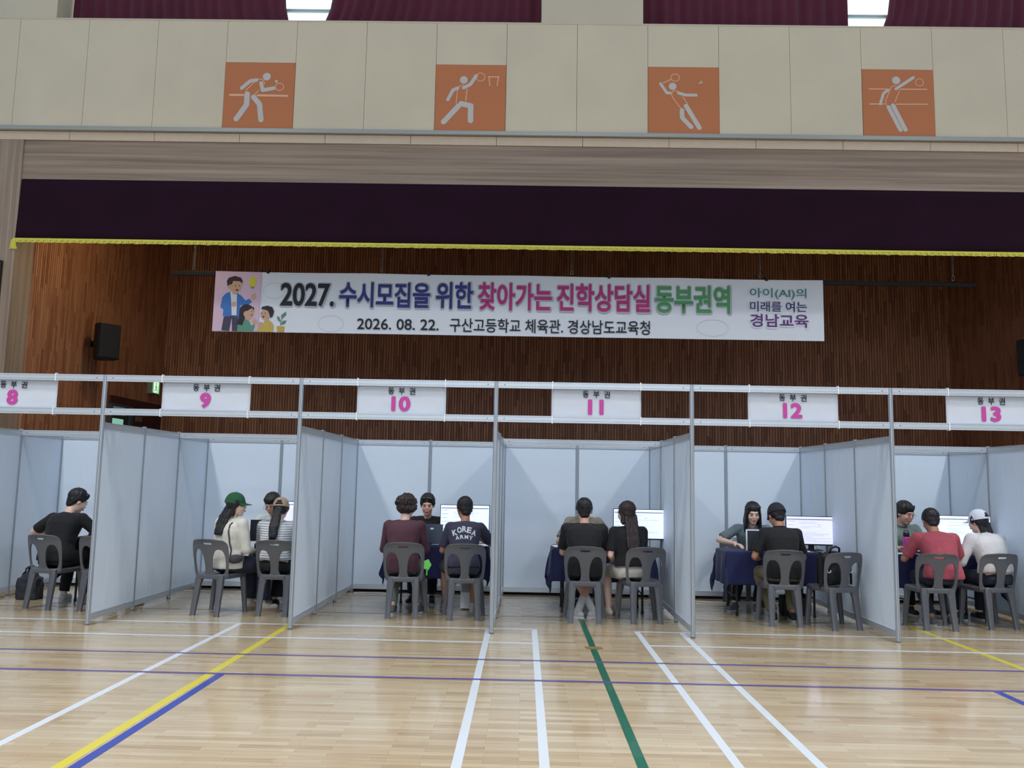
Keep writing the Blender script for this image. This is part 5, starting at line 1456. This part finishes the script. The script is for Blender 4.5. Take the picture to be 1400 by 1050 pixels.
# booth 11
person('man in a black T-shirt with crossed ankles and white socks in booth 11', .69, .97, -2, s=1.0, lean=(5, 20), head_yaw=-2, head_pitch=-6,
       hands=((-.15, .42, .77), (.15, .42, .77)), poles=((-.4, -.4, -1), (.4, -.4, -1)), skin=M_SKIN, hair='crop', shirt=C_BLK, pants=C_BLK2, legs='shorts', shoe=WHITE_SHOE, build=1.12,
       feet=((.10, .14, (.5, .4, 0)), (-.06, .10, (-.5, .4, 0))), sock=cloth_mat('white_sock', rgb(200, 198, 196)), hem=-.12, seed=9)
person('woman with long straight dark hair in a black top and pale shorts', 1.20, 1.04, 12, s=.95, lean=(2, 10), head_yaw=30, head_pitch=-4,
       hands=((-.12, .20, .62), (.04, .24, .62)), poles=((-.4, -.5, -.9), (.4, -.5, -.9)), skin=M_SKIN3, hair='long', hair_m=M_HAIRB, shirt=C_BLK, pants=C_STONE, legs='shorts', shoe=BEIGE_SHOE,
       feet=((-.16, .26), (-.02, .40)), knees=((-.14, 0), (.06, 0)), hem=.10, seed=10)
person('staff member in a taupe shirt almost hidden behind the man in black', .80, 2.30, 180, s=1.06, side_lean=9, lean=(0, 16), head_yaw=0, head_pitch=-58,
       hands=((-.16, .36, .78), (.16, .36, .78)), hair='short', shirt=C_OLIVE, pants=C_BLK2, shoe=BLACK_SHOE, seed=11, build=.96)
# booth 12
person('staff woman with long dark hair in a grey blouse leaning over the table', 2.88, 2.30, 166, s=1.0, lean=(10, 30), side_lean=-4, head_yaw=10, head_pitch=-14,
       hands=((-.10, .50, .80), (.20, .42, .79)), poles=((-1.2, -.2, -.4), (1.2, -.2, -.3)), skin=M_SKIN3, hair='straight', shirt=C_GREY, pants=C_BLK2, shoe=GREY_SHOE, feet=((-.05, .50), (.20, .46)), seed=12)
person('man in a black cap, black polo shirt and khaki trousers', 2.91, 1.03, -2, s=1.02, lean=(8, 30), head_yaw=12, head_pitch=-24,
       hands=((-.20, .34, .66), (.16, .42, .78)), poles=((-.5, -.2, -1), (.5, -.3, -1)), skin=M_SKIN2, hair='crop', shirt=C_BLK, collar=C_BLK, pants=C_KHAKI, shoe=BLACK_SHOE, cap=(CAPK, False, 'tick', (.03, (-.075, .105))), build=1.0,
       feet=((-.10, .10), (.12, .14)), knees=((-.20, 0), (.16, 0)), hem=-.10, seed=13)
# booth 13
person('staff man with glasses and a sage polo shirt beside the pink bottle', 4.70, 2.30, 190, s=1.03, lean=(4, 22), head_yaw=14, head_pitch=-16,
       hands=((-.06, .36, .79), (.26, .40, .79)), skin=M_SKIN, hair='bowl', shirt=C_SAGE, collar=C_SAGE, pants=C_BLK2, shoe=BLACK_SHOE, glasses=True, build=1.1, seed=14)
person('broad man in a faded red T-shirt with cropped black hair', 4.63, .97, -2, s=1.0, lean=(10, 36), head_yaw=-2, head_pitch=-22,
       hands=((-.14, .44, .78), (.14, .44, .78)), poles=((-.8, -.3, -.8), (.8, -.3, -.8)), skin=M_SKIN2, hair='crop', shirt=C_PINK, pants=C_DENIM, shoe=GREY_SHOE, build=1.1,
       feet=((-.10, .10), (.14, .16)), hem=-.02, seed=15)
person('woman in a white cap and off white long sleeved top, rightmost sitter', 5.29, 1.12, 12, s=.97, lean=(8, 34), head_yaw=20, head_pitch=-12,
       hands=((-.22, .40, .76), (.02, .40, .78)), poles=((-.5, -.3, -1), (.5, -.3, -1)), skin=M_SKIN3, hair='bob', shirt=C_WHT, sleeve='long', pants=C_DENIM, shoe=BLACK_SHOE, cap=(CAPW, True), build=1.1, hem=.08, seed=16)
# woven bag strap lying over the back of the cream sweater
so_ = gc['shirt'].data; bvh_ = BVHTree.FromPolygons([v.co for v in so_.vertices], [tuple(p.vertices) for p in so_.polygons])
pts = []
for q in range(15):
    u = q / 14; x_ = .125 + .045 * u; z_ = .985 - .36 * u; hit = bvh_.ray_cast(Vector((x_, -1, z_)), Vector((0, 1, 0)))
    if hit[0] is not None: pts.append((x_, hit[0].y - .006, z_))
t = thing('shoulder_bag', 'small dark bag with a woven strap worn by the woman in the cream sweater', 'bag', gc['root'].location, gc['root'].rotation_euler.z)
M_STRAP = mat('woven_strap', rgb(70, 66, 70), 0.7, noise_amt=0.5, noise_scale=90)
bm = bmesh.new(); tube(bm, pts, 0.009, 6); obj('strap', bm, M_STRAP, t, True)
e_ = Vector(pts[-1]); bm = bmesh.new(); ellipsoid(bm, e_ + Vector((.03, .05, -.03)), (.045, .10, .05)); obj('pouch', bm, M_STRAP, t, True)
# lettering on the navy shirt: arched upper word, straight lower word
arch = []
for k, ch in enumerate('KOREA'):
    a = (k - 2) * 10; arch.append((ch, .005 + .30 * math.sin(R(a)) * 1.05, .955 - .42 * (1 - math.cos(R(a))) * 1.6, .050, .062, -a * .9))
for k, ch in enumerate('ARMY'):
    a = (k - 1.5) * 9.5; arch.append((ch, .005 + .29 * math.sin(R(a)) * 1.05, .872 - .35 * (1 - math.cos(R(a))), .040, .042, -a * .6))
decal(ka, arch, mat('white_shirt_print', rgb(205, 208, 220), 0.7))
# shoulder bag strap of the woman in the cream sweater
